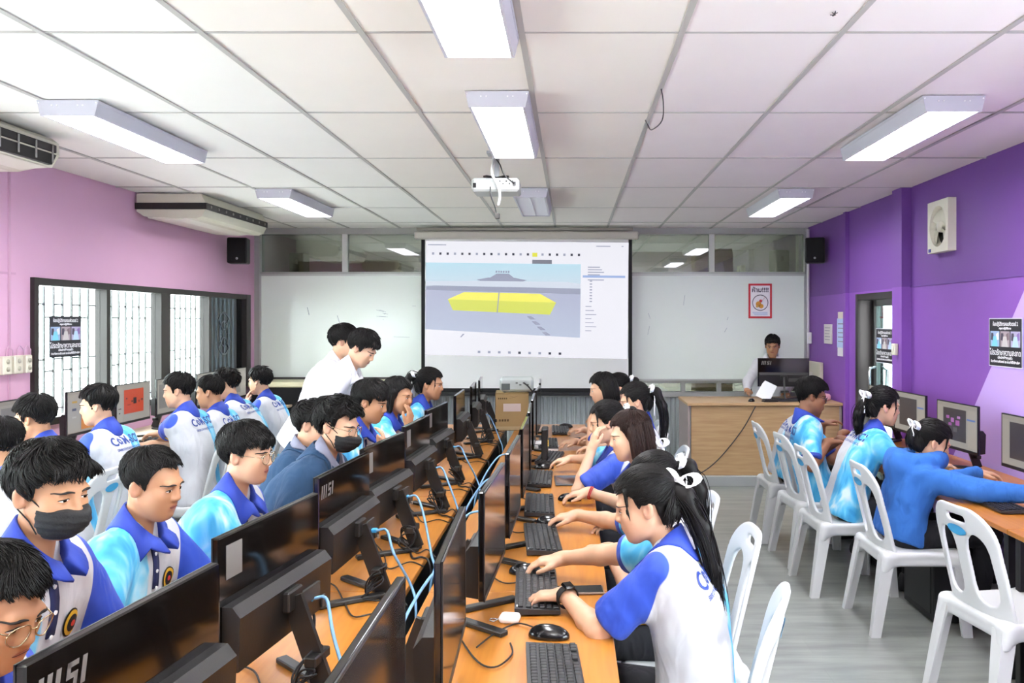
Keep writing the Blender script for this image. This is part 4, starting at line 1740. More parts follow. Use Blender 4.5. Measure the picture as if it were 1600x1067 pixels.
# red no-food sign on the board
sg = empty('warning_sign', (2.18, YB - .085, 1.885), 0, 'red bordered paper sign with a crossed circle on the whiteboard', 'sign')
MB().box((0, 0, 0), (.27, .004, .40)).build('red_border', mat('sign_red', 'd0303a', .5), sg)
MB().box((0, -.003, 0), (.225, .003, .355)).build('sheet', mat('sign_paper', 'f2eef2', .6), sg)
mb = MB()
put_text(mb, 'ห้าม!!!!', .07, (0, -.0055, .125), (1, 0, 0), (0, 0, 1), 0, width=.19, bold=.002)
n = 30
for i in range(n):
    a, b = 2 * PI * i / n, 2 * PI * (i + 1) / n
    mb.quad([(r * math.cos(t), -.0056, -.02 + r * math.sin(t)) for r, t in ((.085, a), (.085, b), (.093, b), (.093, a))], 0)
for c, r, mi in (((-.02, -.035), .032, 1), ((.012, -.06), .026, 1), ((.005, .0), .018, 2), ((-.035, -.06), .016, 3)):
    mb.add([(c[0] + r * math.cos(2 * PI * i / 12), -.0054, c[1] + r * math.sin(2 * PI * i / 12)) for i in range(12)], [tuple(range(12))], mi)
mb.bar((-.06, -.0058, -.085), (.06, -.0058, .05), .001, .011, (0, 1, 0), 2)
for i in range(3):
    mb.quad([(-.09 + .01 * i, -.0056, -.135 - .014 * i), (.085, -.0056, -.135 - .014 * i), (.085, -.0056, -.129 - .014 * i), (-.09 + .01 * i, -.0056, -.129 - .014 * i)], 4)
mb.build('print', [mat('sign_ink', '4a4658', .6), mat('sign_orange', 'e3a040', .6), mat('sign_red2', 'cf4650', .6), mat('sign_yellow', 'efc860', .6), mat('sign_blue', '9db7dd', .6)], sg, fix=False)

# projection screen
ps = empty('projection_screen', (0, 9.45, 0), 0, 'pulled-down projector screen showing a yellow 3D box drawing', 'screen')
SX0, SX1 = -1.71, .69
mb = MB()
mb.box(((SX0 + SX1) / 2, .0, 2.625), (SX1 - SX0 + .14, .09, .09), None, 0, .015)
mb.build('case', mat('screen_case', 'bdb8ad', .5), ps)
MB().box(((SX0 + SX1) / 2 - .02, -.01, 2.695), (SX1 - SX0 + .05, .05, .03)).build('hanger_rail', mat('screen_rail', '8f8a80', .5), ps)
MB().box(((SX0 + SX1) / 2, .02, 1.70), (SX1 - SX0, .004, 1.76)).build('black_border', mat('screen_black', '0e0e10', .8), ps)
MB().box((SX0 / 2 + SX1 / 2, .016, 1.735), (SX1 - SX0 - .085, .004, 1.69)).build('white_fabric', mat('screen_white', 'e4e4e2', .8), ps)
MB().box(((SX0 + SX1) / 2, .0, .825), (SX1 - SX0 + .03, .035, .035), None, 0, .008).build('weight_bar', mat('screen_bar', '1c1c1e', .5), ps)


def sp(u, v, k=0):
    """projected picture: u, v in 0..1 from its upper left corner (keystoned a little)"""
    x = (-1.655 - .01 * v) + u * (2.305 - .005 * v)
    z = 2.565 - v * (1.295 + .05 * u) - .02 * u * (1 - v)
    return (x, .0135 - .0004 * k, z)


def sq(mb, pts, mi, k):
    mb.quad([sp(u, v, k) for u, v in pts], mi)


def grad_glow(name, c0, c1, z0, z1, s):
    m, nt, b = nodes_of(name)
    g = N(nt, 'ShaderNodeNewGeometry')
    sx = N(nt, 'ShaderNodeSeparateXYZ')
    mr = N(nt, 'ShaderNodeMapRange')
    mr.inputs[1].default_value, mr.inputs[2].default_value = z0, z1
    q = N(nt, 'ShaderNodeMix', data_type='RGBA')
    q.inputs[6].default_value, q.inputs[7].default_value = lin(c0), lin(c1)
    L = nt.links.new
    L(g.outputs['Position'], sx.inputs[0])
    L(sx.outputs['Z'], mr.inputs[0])
    L(mr.outputs[0], q.inputs[0])
    L(q.outputs[2], b.inputs['Emission Color'])
    b.inputs['Emission Strength'].default_value = s
    b.inputs['Base Color'].default_value = (.05, .05, .05, 1)
    return m


_g = glow
glow = lambda c, s: _g(c, s * .43)
PSM = [glow('f3f3fb', .95), grad_glow('proj_sky', 'd5e6f4', 'bfe9fa', 2.05, 2.36, .38), grad_glow('proj_floor', 'c3cde4', 'b9bdd8', 1.5, 2.05, .38), glow('f7f33c', .92), glow('e2ea62', .9), glow('8b8d9b', .8), glow('a9c0ee', .9), glow('dde6f4', .9), glow('a7adc4', .85), glow('3c4050', .8), glow('f0f04a', .9), glow('fff96a', .95)]
glow = _g
mb = MB()
sq(mb, [(0, 0), (0, 1), (1, 1), (1, 0)], 0, 0)
sq(mb, [(0, .19), (0, .40), (.765, .40), (.765, .19)], 1, 1)
sq(mb, [(0, .40), (0, .775), (.765, .825), (.765, .40)], 2, 1)
sq(mb, [(.0, .355), (.25, .345), (.70, .345), (.765, .36), (.765, .40), (0, .40)], 7, 2)
sq(mb, [(.25, .335), (.27, .345), (.48, .345), (.50, .335), (.44, .315), (.31, .315)], 8, 3)
sq(mb, [(.35, .28), (.30, .335), (.45, .335), (.41, .28)], 8, 2)
sq(mb, [(.0, .39), (.0, .43), (.765, .45), (.765, .40)], 8, 2)
sq(mb, [(.11, .51), (.19, .445), (.565, .45), (.645, .525)], 11, 4)
sq(mb, [(.11, .51), (.135, .605), (.615, .63), (.645, .525)], 4, 4)
sq(mb, [(.360, .44), (.352, .62), (.357, .62), (.366, .44)], 8, 5)
for i in range(4):
    u, v = .50 + .025 * i, .645 + .045 * i
    sq(mb, [(u, v), (u + .02, v + .03), (u + .045, v + .028), (u + .022, v)], 8, 4)
sq(mb, [(.185, .81), (.172, .84), (.178, .84), (.195, .81)], 8, 4)
for i in range(21):
    u = .03 + .036 * i
    sq(mb, [(u, .10), (u, .12), (u + .011, .12), (u + .011, .10)], 9 if i % 3 else 8, 3)
sq(mb, [(.525, .095), (.525, .13), (.55, .13), (.55, .095)], 10, 4)
sq(mb, [(.525, .155), (.525, .19), (.622, .19), (.622, .155)], 5, 4)
sq(mb, [(.775, .285), (.775, .305), (.985, .305), (.985, .285)], 6, 3)
for i in range(6):
    v = .21 + .022 * i
    if i != 4:
        sq(mb, [(.80, v), (.80, v + .008), (.86 + .01 * (i % 3), v + .008), (.86 + .01 * (i % 3), v)], 8, 3)
for i in range(8):
    v = .33 + .025 * i
    sq(mb, [(.81, v), (.81, v + .01), (.822, v + .01), (.822, v)], 8, 3)
for i in range(7):
    v = .55 + .035 * i
    sq(mb, [(.79, v), (.79, v + .006), (.82 + .012 * (i % 3), v + .006), (.82 + .012 * (i % 3), v)], 8, 3)
for i in range(9):
    u = .26 + .05 * i
    sq(mb, [(u, .955), (u, .975), (u + .013, .975), (u + .013, .955)], 9 if i in (4, 7, 8) else 8, 3)
for u0, u1 in ((.01, .08), (.02, .10), (.84, .91), (.965, .975)):
    sq(mb, [(u0, .03), (u0, .037), (u1, .037), (u1, .03)], 8, 3)
for i in range(6):
    u = .345 + .012 * i
    sq(mb, [(u, .255), (u, .272), (u + .008, .272), (u + .008, .255)], 8, 3)
mb.build('projected_picture', PSM, ps, fix=False)

# ---------------------------------------------------------------- ceiling lamps
M_LAMPBODY = mat('lamp_steel', 'c6c6d0', .4)
M_LOUVRE = mat('lamp_louvre', 'e6e8ec', .3)
M_DIFF = mat('lamp_light', 'ffffff', .5, emit='fdfdff', es=LAMP)
M_SCREW = mat('bright_screw', 'f4f4f6', .3, metal=.3)


def lamp(x, y0, label, on=True, L_=1.22):
    o = empty('ceiling_lamp', (x, y0, CEIL - .006), 0, label, 'ceiling lamp', 'surface mounted ceiling lamps' if on else None)
    W, Hh = .30, .075
    mb = MB()
    mb.box((0, L_ / 2, -.008), (W - .004, L_ - .016, .014))
    for s in (-1, 1):
        mb.prism([(s * W / 2, 0), (s * (W / 2 - .012), 0), (s * (W / 2 - .03), -Hh), (s * (W / 2 - .018), -Hh)], 'y', .004, L_ - .004)
    for y in (0, L_ - .006):
        mb.prism([(-W / 2 - .001, .001), (W / 2 + .001, .001), (W / 2 - .017, -Hh - .001), (-W / 2 + .017, -Hh - .001)], 'y', y, y + .006)
    mb.build('housing', M_LAMPBODY, o)
    MB().box((0, L_ / 2, -.052), (W - .052, L_ - .02, .006)).build('diffuser', M_DIFF if on else mat('lamp_off', '8e8c8a', .5), o)
    mb = MB()
    for i in range(1, 17):
        mb.box((0, L_ * i / 17, -.066), (W - .058, .0015, .016))
    mb.box((0, L_ / 2, -.066), (.0015, L_ - .02, .016))
    mb.build('louvre_blades', M_LOUVRE, o)
    mb = MB()
    for px, pz in ((-.14, -.012), (.14, -.012), (-.075, -.025), (-.05, -.025), (.05, -.025), (.075, -.025)):
        mb.cyl((px, -.004, pz), (px, .001, pz), .0035, n=8)
    tag(mb.build('screws', M_SCREW, o), kind='stuff')
    return o


lamp(-.35, 1.95, 'lit ceiling lamp nearest the camera, cut off by the top of the picture')
lamp(-.35, 3.90, 'lit ceiling lamp in the middle, just in front of the ceiling projector')
lamp(-2.46, 4.06, 'lit ceiling lamp beside the near air conditioner on the pink wall side')
lamp(1.83, 3.98, 'lit ceiling lamp nearest the exhaust fan on the purple wall side')
lamp(-2.43, 6.78, 'small looking lit ceiling lamp beside the far air conditioner')
lamp(1.83, 6.78, 'small looking lit ceiling lamp far along the purple wall side')
lamp(-.34, 6.74, 'unlit ceiling lamp with grey face behind the ceiling projector', False)
for x, sd_ in ((-2.45, 'pink wall side'), (1.83, 'purple wall side')):
    lamp(x, 1.3, 'lit ceiling lamp level with the camera on the %s, outside the picture' % sd_)
for x, sd_ in ((-2.45, 'pink wall side'), (-.35, 'middle'), (1.83, 'purple wall side')):
    lamp(x, -1.0, 'lit ceiling lamp behind the camera, %s of the rearmost row' % sd_)

# ---------------------------------------------------------------- wall and ceiling fittings
# ceiling-hung air conditioners (profile in x, z extruded along y)
def aircon(y0, y1, z0, label, rounded):
    o = empty('air_conditioner', (XL + .02, y0, 0), 0, label, 'air conditioner')
    L_ = y1 - y0
    T = CEIL - .01
    if rounded:
        prof = [(0, T), (.60, T), (.64, T - .03), (.645, T - .10), (.60, T - .17), (.50, z0 + .02), (.40, z0), (.05, z0), (0, z0 + .04)]
    else:
        prof = [(0, T), (.54, T), (.585, T - .085), (.585, T - .125), (.55, z0 + .02), (.50, z0), (.06, z0 + .02), (0, z0 + .06)]
    MB().prism(prof, 'y', 0, L_).build('casing', mat('aircon_cream', 'c9c6b4' if not rounded else 'c3c3c0', .5), o)
    mb = MB()
    if rounded:
        mb.prism([(.652, T - .05), (.652, T - .09), (.62, T - .105), (.62, T - .05)], 'y', 0, L_ - .04)
        mb.prism([(.652, T - .105), (.625, T - .160), (.59, T - .165), (.62, T - .105)], 'y', 0, L_ - .04)
    else:
        mb.prism([(.592, T - .078), (.592, T - .132), (.56, T - .132), (.56, T - .078)], 'y', .0, L_)
        mb.box((.29, -.003, T - .105), (.60, .006, .054))
    mb.build('air_outlet', mat('aircon_dark', '1d1b1a', .5), o)
    mb = MB()
    n = 9
    for i in range(n):
        y = .08 + (L_ - .16) * i / (n - 1)
        if rounded:
            mb.box((.655, y, T - .105), (.004, .012, .10))
        else:
            mb.cyl((.592, y, T - .105), (.597, y, T - .105), .012, n=10)
    mb.build('louvre', mat('aircon_grey', '8a8884', .5), o)
    MB().prism([(prof[4][0] - .01, prof[4][1] - .004), (.30, z0 - .006), (.08, z0 + .006), (.08, z0 + .02), (.5, z0 + .03)], 'y', .03, L_ - .03).build('underside_panel', mat('aircon_panel', 'dad8ca', .5), o)
    return o


aircon(7.0, 8.4, 2.515, 'cream ceiling air conditioner with black band above the left speaker', False)
aircon(3.55, 4.90, 2.53, 'grey rounded air conditioner at the upper left picture edge', True)


def speaker(x, y, z, rz, label):
    o = empty('wall_speaker', (x, y, z), rz, label, 'speaker')
    MB().box((0, 0, 0), (.2, .17, .27), None, 0, .012).build('cabinet', M_BLACKPL, o)
    MB().box((0, -.088, 0), (.18, .01, .25), None, 0, .004).build('grille_cloth', mat('speaker_cloth', '0b0b0d', .9, bump=.3, bscale=400), o)
    MB().cyl((.0, -.0935, -.085), (.0, -.095, -.085), .013, n=12).build('badge', mat('chrome_badge', 'b8b8ba', .3, metal=.7), o)
    MB().box((0, .11, .02), (.05, .08, .06)).build('bracket', M_GREYMETAL, o)


speaker(-3.50, 8.75, 2.39, R(10), 'black box speaker on the pink wall under the air conditioner')
speaker(2.62, 8.95, 2.41, R(-18), 'black box speaker high on the purple wall near the corner')

# exhaust fan on the right wall
ef = empty('exhaust_fan', (XR, 6.115, 2.348), 0, 'cream square exhaust fan high on the purple wall', 'fan')
mb = MB()
W = .34
n = 24
hole = [(.135 * math.cos(2 * PI * i / n), .15 * math.sin(2 * PI * i / n)) for i in range(n)]
sqr = []
for i in range(n):
    a = 2 * PI * i / n
    c, s_ = math.cos(a), math.sin(a)
    k = 1 / max(abs(c), abs(s_))
    sqr.append((c * k * W / 2, s_ * k * .19))
xf = -.06
vs = [(xf, y, z) for y, z in sqr] + [(xf, y, z) for y, z in hole] + [(-.004, y * .9, z * .9) for y, z in hole] + [(0, y, z) for y, z in sqr]
fs = []
for i in range(n):
    j = (i + 1) % n
    fs += [(i, j, n + j, n + i), (n + i, n + j, 2 * n + j, 2 * n + i), (i, j, 3 * n + j, 3 * n + i)]
mb.add(vs, fs)
mb.add([(-.003, y * .9, z * .9) for y, z in hole], [tuple(range(n))], 1)
mb.build('housing', [mat('fan_cream', 'd9d5c3', .45), mat('fan_dark', '33322c', .7)], ef)
for k in range(4):
    a0 = 2 * PI * k / 4 + .4
    mb = MB()
    vs = []
    for i in range(5):
        t = a0 + i * .26
        for r, dx in ((.035, 0), (.128, 0)):
            vs.append((-.045 + .007 * i, r * math.cos(t), r * 1.05 * math.sin(t)))
    vs2 = [(x - .003, y, z) for x, y, z in vs]
    f = [(2 * i, 2 * i + 1, 2 * i + 3, 2 * i + 2) for i in range(4)]
    mb.add(vs, f, 0, True).add(vs2, f, 0, True)
    mb.build('blade', mat('fan_blade', 'cfccb8', .4), ef)
mb = MB().lathe([(.045, -.01), (.045, .03), (.035, .045), (.0001, .05)], (-.01, 0, 0), 18, 0, Matrix.Rotation(R(-90), 3, 'Y'))
mb.build('hub', mat('fan_hub', 'd6d3c0', .4), ef)
MB().box((-.062, .13, -.17), (.003, .04, .025)).build('badge', mat('fan_badge', '4b4e9c', .5), ef)


def poster(origin, ux, w, h_, label, edge):
    """black cleaning-rota poster: Thai heading, three photos, slogan"""
    o = empty('poster', origin, 0, label, 'poster')
    ux = Vector(ux)
    nn = ux.cross(Vector((0, 0, 1)))
    P = lambda u, v, k: ux * (u * w) + Vector((0, 0, 1)) * (v * h_) + nn * (.001 + .0006 * k)
    mb = MB()
    mb.quad([P(-.5, -.5, 0), P(.5, -.5, 0), P(.5, .5, 0), P(-.5, .5, 0)], 0)
    mb.quad([P(-.5, -.5, -3), P(.5, -.5, -3), P(.5, .5, -3), P(-.5, .5, -3)], 0)
    for a, b in (((-.5, -.5), (.5, -.5)), ((.5, -.5), (.5, .5)), ((.5, .5), (-.5, .5)), ((-.5, .5), (-.5, -.5))):
        mb.quad([P(*a, -3), P(*b, -3), P(*b, 0), P(*a, 0)], 0)
    if edge:
        e = .02
        mb.quad([P(-.5 - e, -.5 - e, -1), P(.5 + e, -.5 - e, -1), P(.5 + e, .5 + e, -1), P(-.5 - e, .5 + e, -1)], 1)
    mb.build('sheet', [mat('poster_black', '23222a', .5), mat('poster_edge', 'd9d9e4', .5)], o, fix=False)
    mb = MB()
    for tx, v, ww, hh in (('ห้องปฏิบัติการคอมพิวเตอร์ 2', .39, .78, .10), ('กรุณาปฏิบัติตาม', .30, .38, .05), ('โปรดรักษาความสะอาด', -.22, .96, .15), ('เมื่อเลิกใช้งานแล้ว', -.325, .46, .06), ('ปิดเครื่องคอมพิวเตอร์ และเก็บเก้าอี้ให้เรียบร้อย', -.41, .9, .06)):
        put_text(mb, tx, hh * h_ * 1.1, P(0, v, 1), ux, (0, 0, 1), 0, width=ww * w, bold=.001)
    tag(mb.build('lettering', mat('poster_white', 'f1f1f4', .5), o, fix=False), kind='stuff')
    for i in range(3):
        u = -.32 + .32 * i
        mb = MB()
        mb.quad([P(u - .145, -.09, 1), P(u + .145, -.09, 1), P(u + .145, .24, 1), P(u - .145, .24, 1)], 0)
        mb.quad([P(u - .10, -.09, 2), P(u + .10, -.09, 2), P(u + .05, .13, 2), P(u - .05, .13, 2)], 1)
        mb.quad([P(u - .13, .05, 1.5), P(u - .03, .03, 1.5), P(u - .05, .2, 1.5), P(u - .12, .2, 1.5)], 2)
        mb.quad([P(u + .03, .04, 1.5), P(u + .13, .06, 1.5), P(u + .12, .22, 1.5), P(u + .04, .18, 1.5)], 3)
        mb.build('photo', [mat('photo_base%d' % i, ('9fb6d6', 'a99aa0', 'b0aac8')[i], .5), mat('photo_floor%d' % i, ('7fd0e0', 'c9c4c2', 'b9d5ea')[i], .5), mat('photo_dark', '4a4456', .5), mat('photo_mix%d' % i, ('e6e6ee', '7d6a70', '8a6fb0')[i], .5)], o, fix=False)
    return o


poster((XL + .02, 6.02, 1.54), (0, 1, 0), .38, .295, 'black poster with three photos stuck on the left window', False)
poster((XR - .006, 5.265, 1.515), (0, -1, 0), .39, .30, 'white edged black poster on the lavender part of the right wall', True)
poster((XR + .05, 7.44, 1.43), (0, -1, 0), .41, .30, 'white edged black poster stuck on the glass door', True)

# switch and sockets, papers by the door
o = empty('wall_switch', (XR - .082, 6.83, 1.42), 0, 'cream switch box on the purple pilaster beside the door', 'switch')
MB().box((-.015, 0, 0), (.03, .075, .095), None, 0, .005).build('box', M_CREAM, o)
MB().box((-.032, 0, .005), (.006, .025, .045), None, 0, .002).build('rocker', mat('rocker_white', 'eceade', .4), o)
for i, (y, lb) in enumerate(((5.36, 'cream socket box on the pink wall, first of three from the left'), (5.47, 'cream socket box on the pink wall, middle of three'), (5.575, 'cream socket box on the pink wall, nearest the window'))):
    o = empty('wall_socket', (XL, y, 1.365), 0, lb, 'socket')
    MB().box((.025, 0, 0), (.05, .085 if i < 2 else .06, .12), None, 0, .006).build('box', M_CREAM, o)
    mb = MB()
    for z in (-.025, .025):
        mb.cyl((.048, 0, z), (.053, 0, z), .016, n=12)
    mb.build('outlet', mat('outlet_grey', 'a9a593', .5), o)
mb = MB()
for y in (5.42, 5.53, 5.6):
    mb.tube([(XL + .02, y - .04, 1.42), (XL + .02, y - .03, 1.47), (XL + .015, y, 1.49), (XL + .02, y + .03, 1.46), (XL + .02, y + .03, 1.42)], .004, 6)
mb.tube([(XL + .008, 5.44, 1.48), (XL + .008, 5.44, 2.7)], .004, 6)
tag(mb.build('socket_cable', mat('pink_cable', 'c9a3ba', .5), None), 'thin painted cables looping over the wall sockets by the window', 'cable')
for y, z, w, h_, col, lb, nm in ((8.89, 1.515, .26, .21, 'd8d2d0', 'small framed notice on the purple wall left of the blue sheet', 'notice'), (8.45, 1.53, .25, .30, 'b9cdf0', 'pale blue notice sheet on the purple wall beside the door frame', 'notice'), (8.45, 1.34, .22, .09, 'e6e2ea', 'small white card under the blue notice sheet', 'notice'), (8.45, 1.71, .2, .07, 'd9d0c4', 'small cream label above the blue notice sheet', 'notice')):
    o = empty(nm, (XR - .002, y, z), 0, lb, 'notice')
    MB().box((-.006, 0, 0), (.012, w, h_), None, 0, .002).build('backing', mat('notice_' + col, col, .6), o)
    mb = MB()
    if h_ > .1:
        for i in range(5):
            mb.quad([(-.0135, w * .36, h_ * (.33 - .15 * i)), (-.0135, -w * (.36 - .05 * (i % 3)), h_ * (.33 - .15 * i)), (-.0135, -w * (.36 - .05 * (i % 3)), h_ * (.30 - .15 * i)), (-.0135, w * .36, h_ * (.30 - .15 * i))])
        mb.build('printed_lines', mat('notice_ink', '8a8698', .6), o)
o = empty('wall_box', (XR - .01, 9.3, 1.02), 0, 'cream trunking panel in the corner behind the teacher desk', 'panel')
MB().box((-.02, 0, 0), (.04, .5, .36), None, 0, .006).build('cover', M_CREAM, o)
MB().box((-.045, .05, -.02), (.015, .12, .16), None, 0, .004).build('outlet', mat('outlet_white', 'e4e0d6', .4), o)
o = empty('corner_switch', (2.70, 9.45, 1.46), 0, 'white switch plate on the front right corner post', 'switch')
MB().box((0, 0, 0), (.05, .03, .13), None, 0, .005).build('plate', M_WHITE, o)
MB().box((0, -.017, 0), (.02, .006, .04)).build('rocker', mat('rocker_white', 'eceade', .4), o)
tag(MB().tube([(2.70, 9.5, 2.7), (2.70, 9.5, 1.1)], .016, 10).build('conduit', mat('conduit_white', 'd5d2d4', .5)), 'white conduit pipe running down the front right corner', 'pipe')

# ceiling projector on its mount
pj = empty('ceiling_projector', (-.48, 5.35, CEIL), 0, 'white projector hanging from the ceiling below the middle lamp', 'projector')
MB().box((0, 0, -.008), (.12, .12, .016)).box((0, 0, -.09), (.03, .03, .16)).build('mount_pole', mat('mount_grey', '9b9da0', .4, metal=.4), pj)
mb = MB()
for a in (0, 90):
    mb.box((0, 0, -.165), (.20, .03, .012), Matrix.Rotation(R(45 + a), 3, 'Z'))
mb.build('mount_spider', M_BLACKPL, pj)
MB().box((0, 0, -.225), (.30, .24, .085), None, 0, .014).build('body', mat('projector_white', 'b2b6b3', .45), pj)
mb = MB()
mb.box((.07, -.122, -.215), (.11, .004, .04))
for i in range(5):
    mb.box((.03 + .02 * i, -.1245, -.205 - .015 * (i % 2)), (.009, .003, .009), None, 1)
mb.box((.12, -.125, -.22), (.02, .01, .025), None, 1).box((-.13, -.122, -.23), (.02, .004, .03), None, 1)
mb.build('port_panel', [mat('port_grey', '9a9e9b', .5), M_BLACKPL], pj)
MB().cyl((-.08, .12, -.225), (-.08, .15, -.225), .035, n=20).build('lens', mat('lens_black', '101014', .1), pj)
mb = MB()
mb.tube(curve_pts([(-.01, -.03, -.02), (-.02, -.10, -.10), (-.015, -.15, -.17), (.02, -.14, -.24), (.03, -.13, -.30), (.02, -.13, -.36)]), .009, 8)
mb.tube(curve_pts([(-.03, -.125, -.24), (-.025, -.14, -.30), (.0, -.13, -.37), (.01, -.13, -.42)]), .004, 6, 1)
mb.tube(curve_pts([(.12, -.13, -.22), (.06, -.15, -.17), (.03, -.12, -.1), (.0, -.02, -.05)]), .004, 6, 1)
mb.box((.015, -.13, -.425), (.03, .03, .035), None, 2, .004)
mb.build('hanging_cables', [mat('cable_white', 'b4b4b4', .5), M_BLACKPL, M_GREYMETAL], pj)
tag(MB().tube(curve_pts([(.415, 3.85, CEIL - .01), (.43, 3.90, CEIL - .06), (.435, 4.0, CEIL - .12), (.40, 4.15, CEIL - .13), (.40, 4.35, CEIL - .06), (.395, 4.45, CEIL - .01)]), .0032, 6).build('loose_wire', M_GREYMETAL), 'loose grey wire sagging from a ceiling rail', 'wire')
# small gecko on the ceiling
mb = MB()
g0 = Vector((.92, 2.93, CEIL - .009))
mb.tube([g0, g0 + Vector((.002, -.01, 0)), g0 + Vector((0, -.024, 0)), g0 + Vector((-.004, -.045, 0))], [.003, .004, .003, .001], 6)
for s in (-1, 1):
    mb.tube([g0 + Vector((0, -.006, 0)), g0 + Vector((s * .010, -.002, .002))], .0014, 5)
    mb.tube([g0 + Vector((0, -.019, 0)), g0 + Vector((s * .010, -.024, .002))], .0014, 5)
tag(mb.build('gecko', mat('gecko_grey', '35322f', .7)), 'small dark gecko on the white ceiling', 'gecko')

# ---------------------------------------------------------------- furniture
def hp(px, py, z):
    """point on the horizontal plane z"""
    return at(px, py, F * (CAMH - z) / (py - CY))


ORD = ['nearest', 'second', 'third', 'fourth', 'fifth', 'sixth', 'seventh', 'eighth', 'ninth', 'tenth', 'eleventh']
M_LEG = mat('black_steel', '121213', .5)


def table(x0, x1, y0, y1, z, material, label, group, panel=None):
    o = empty('computer_table', ((x0 + x1) / 2, (y0 + y1) / 2, 0), 0, label, 'table', group)
    w, d = x1 - x0, y1 - y0
    MB().box((0, 0, z - .0125), (w, d - .004, .025), None, 0, .003).build('tabletop', material, o)
    for sx in (-1, 1):
        for sy in (-1, 1):
            MB().box((sx * (w / 2 - .04), sy * (d / 2 - .05), (z - .025) / 2), (.04, .04, z - .026), None, 0, .003).build('leg', M_LEG, o)
    mb = MB()
    for sy in (-1, 1):
        mb.box((0, sy * (d / 2 - .05), z - .05), (w - .08, .03, .04))
    if panel is not None:
        mb.box((panel * (w / 2 - .015), 0, z - .24), (.012, d - .02, .40))
    mb.build('frame', M_LEG, o)
    return o


TY = [.62, 1.27, 2.77, 4.27, 5.77, 7.27]
for i in range(5):
    table(-1.15, -.555, TY[i], TY[i + 1], .75, M_TABLE, 'orange topped black legged table in the left centre row, %s from the camera' % ORD[i], 'tables of the left centre row', 1)
    table(-.475, .12, TY[i], TY[i + 1], .75, M_TABLE, 'orange topped black legged table in the right centre row, %s from the camera' % ORD[i], 'tables of the right centre row', -1)
for i, (a, b) in enumerate(((2.3, 3.8), (3.8, 5.3), (5.3, 6.8))):
    table(1.99, 2.71, a, b, .70, M_TABLE, 'orange topped table along the purple wall, %s from the camera' % ORD[i], 'tables along the purple wall')
for i, (a, b) in enumerate(((3.0, 4.5), (4.5, 6.0), (6.0, 7.5), (7.5, 9.0))):
    table(-3.66, -3.02, a, b, .75, M_TABLE2, 'pale topped table under the windows, %s from the camera' % ORD[i], 'tables under the windows')

# teacher platform and desk
struct(MB().box((1.93, 9.0, .05), (1.62, 1.38, .10), None, 0, .004).build('trim_3', mat('platform_grey', 'a3a6a4', .5)))
td = empty('teacher_desk', (1.945, 8.72, .10), 0, 'wide beige wooden teacher desk on the low platform', 'desk')
MB().box((0, 0, .715), (1.56, .74, .03), None, 0, .004).build('desktop', M_DESK, td)
MB().box((0.01, -.335, .35), (1.50, .022, .70), None, 0, .002).build('front_panel', M_DESK, td)
for sx in (-1, 1):
    MB().box((sx * .762, 0, .35), (.024, .70, .70), None, 0, .002).build('side_panel', M_DESKD, td)
MB().box((0, -.33, .012), (1.5, .03, .024)).build('plinth', mat('dark_plinth', '4a3d33', .6), td)
# counter under the whiteboard
ct = empty('counter', (-2.7, 9.33, 0), 0, 'long cream topped counter with black front under the whiteboard', 'counter')
MB().box((0, 0, .955), (1.7, .44, .06), None, 0, .01).build('countertop', mat('cream_counter', 'd9d4b0', .5), ct)
MB().box((0, -.19, .46), (1.66, .02, .92)).build('front_cloth', mat('black_cloth', '121214', .9, bump=.3, bscale=30), ct)
for sx in (-1, 1):
    MB().box((sx * .8, .02, .46), (.03, .36, .92)).build('side_panel', M_BLACKPL, ct)

# plastic chair, built once and copied
M_CHAIR = mat('white_chair_plastic', 'cfd1d1', .38)


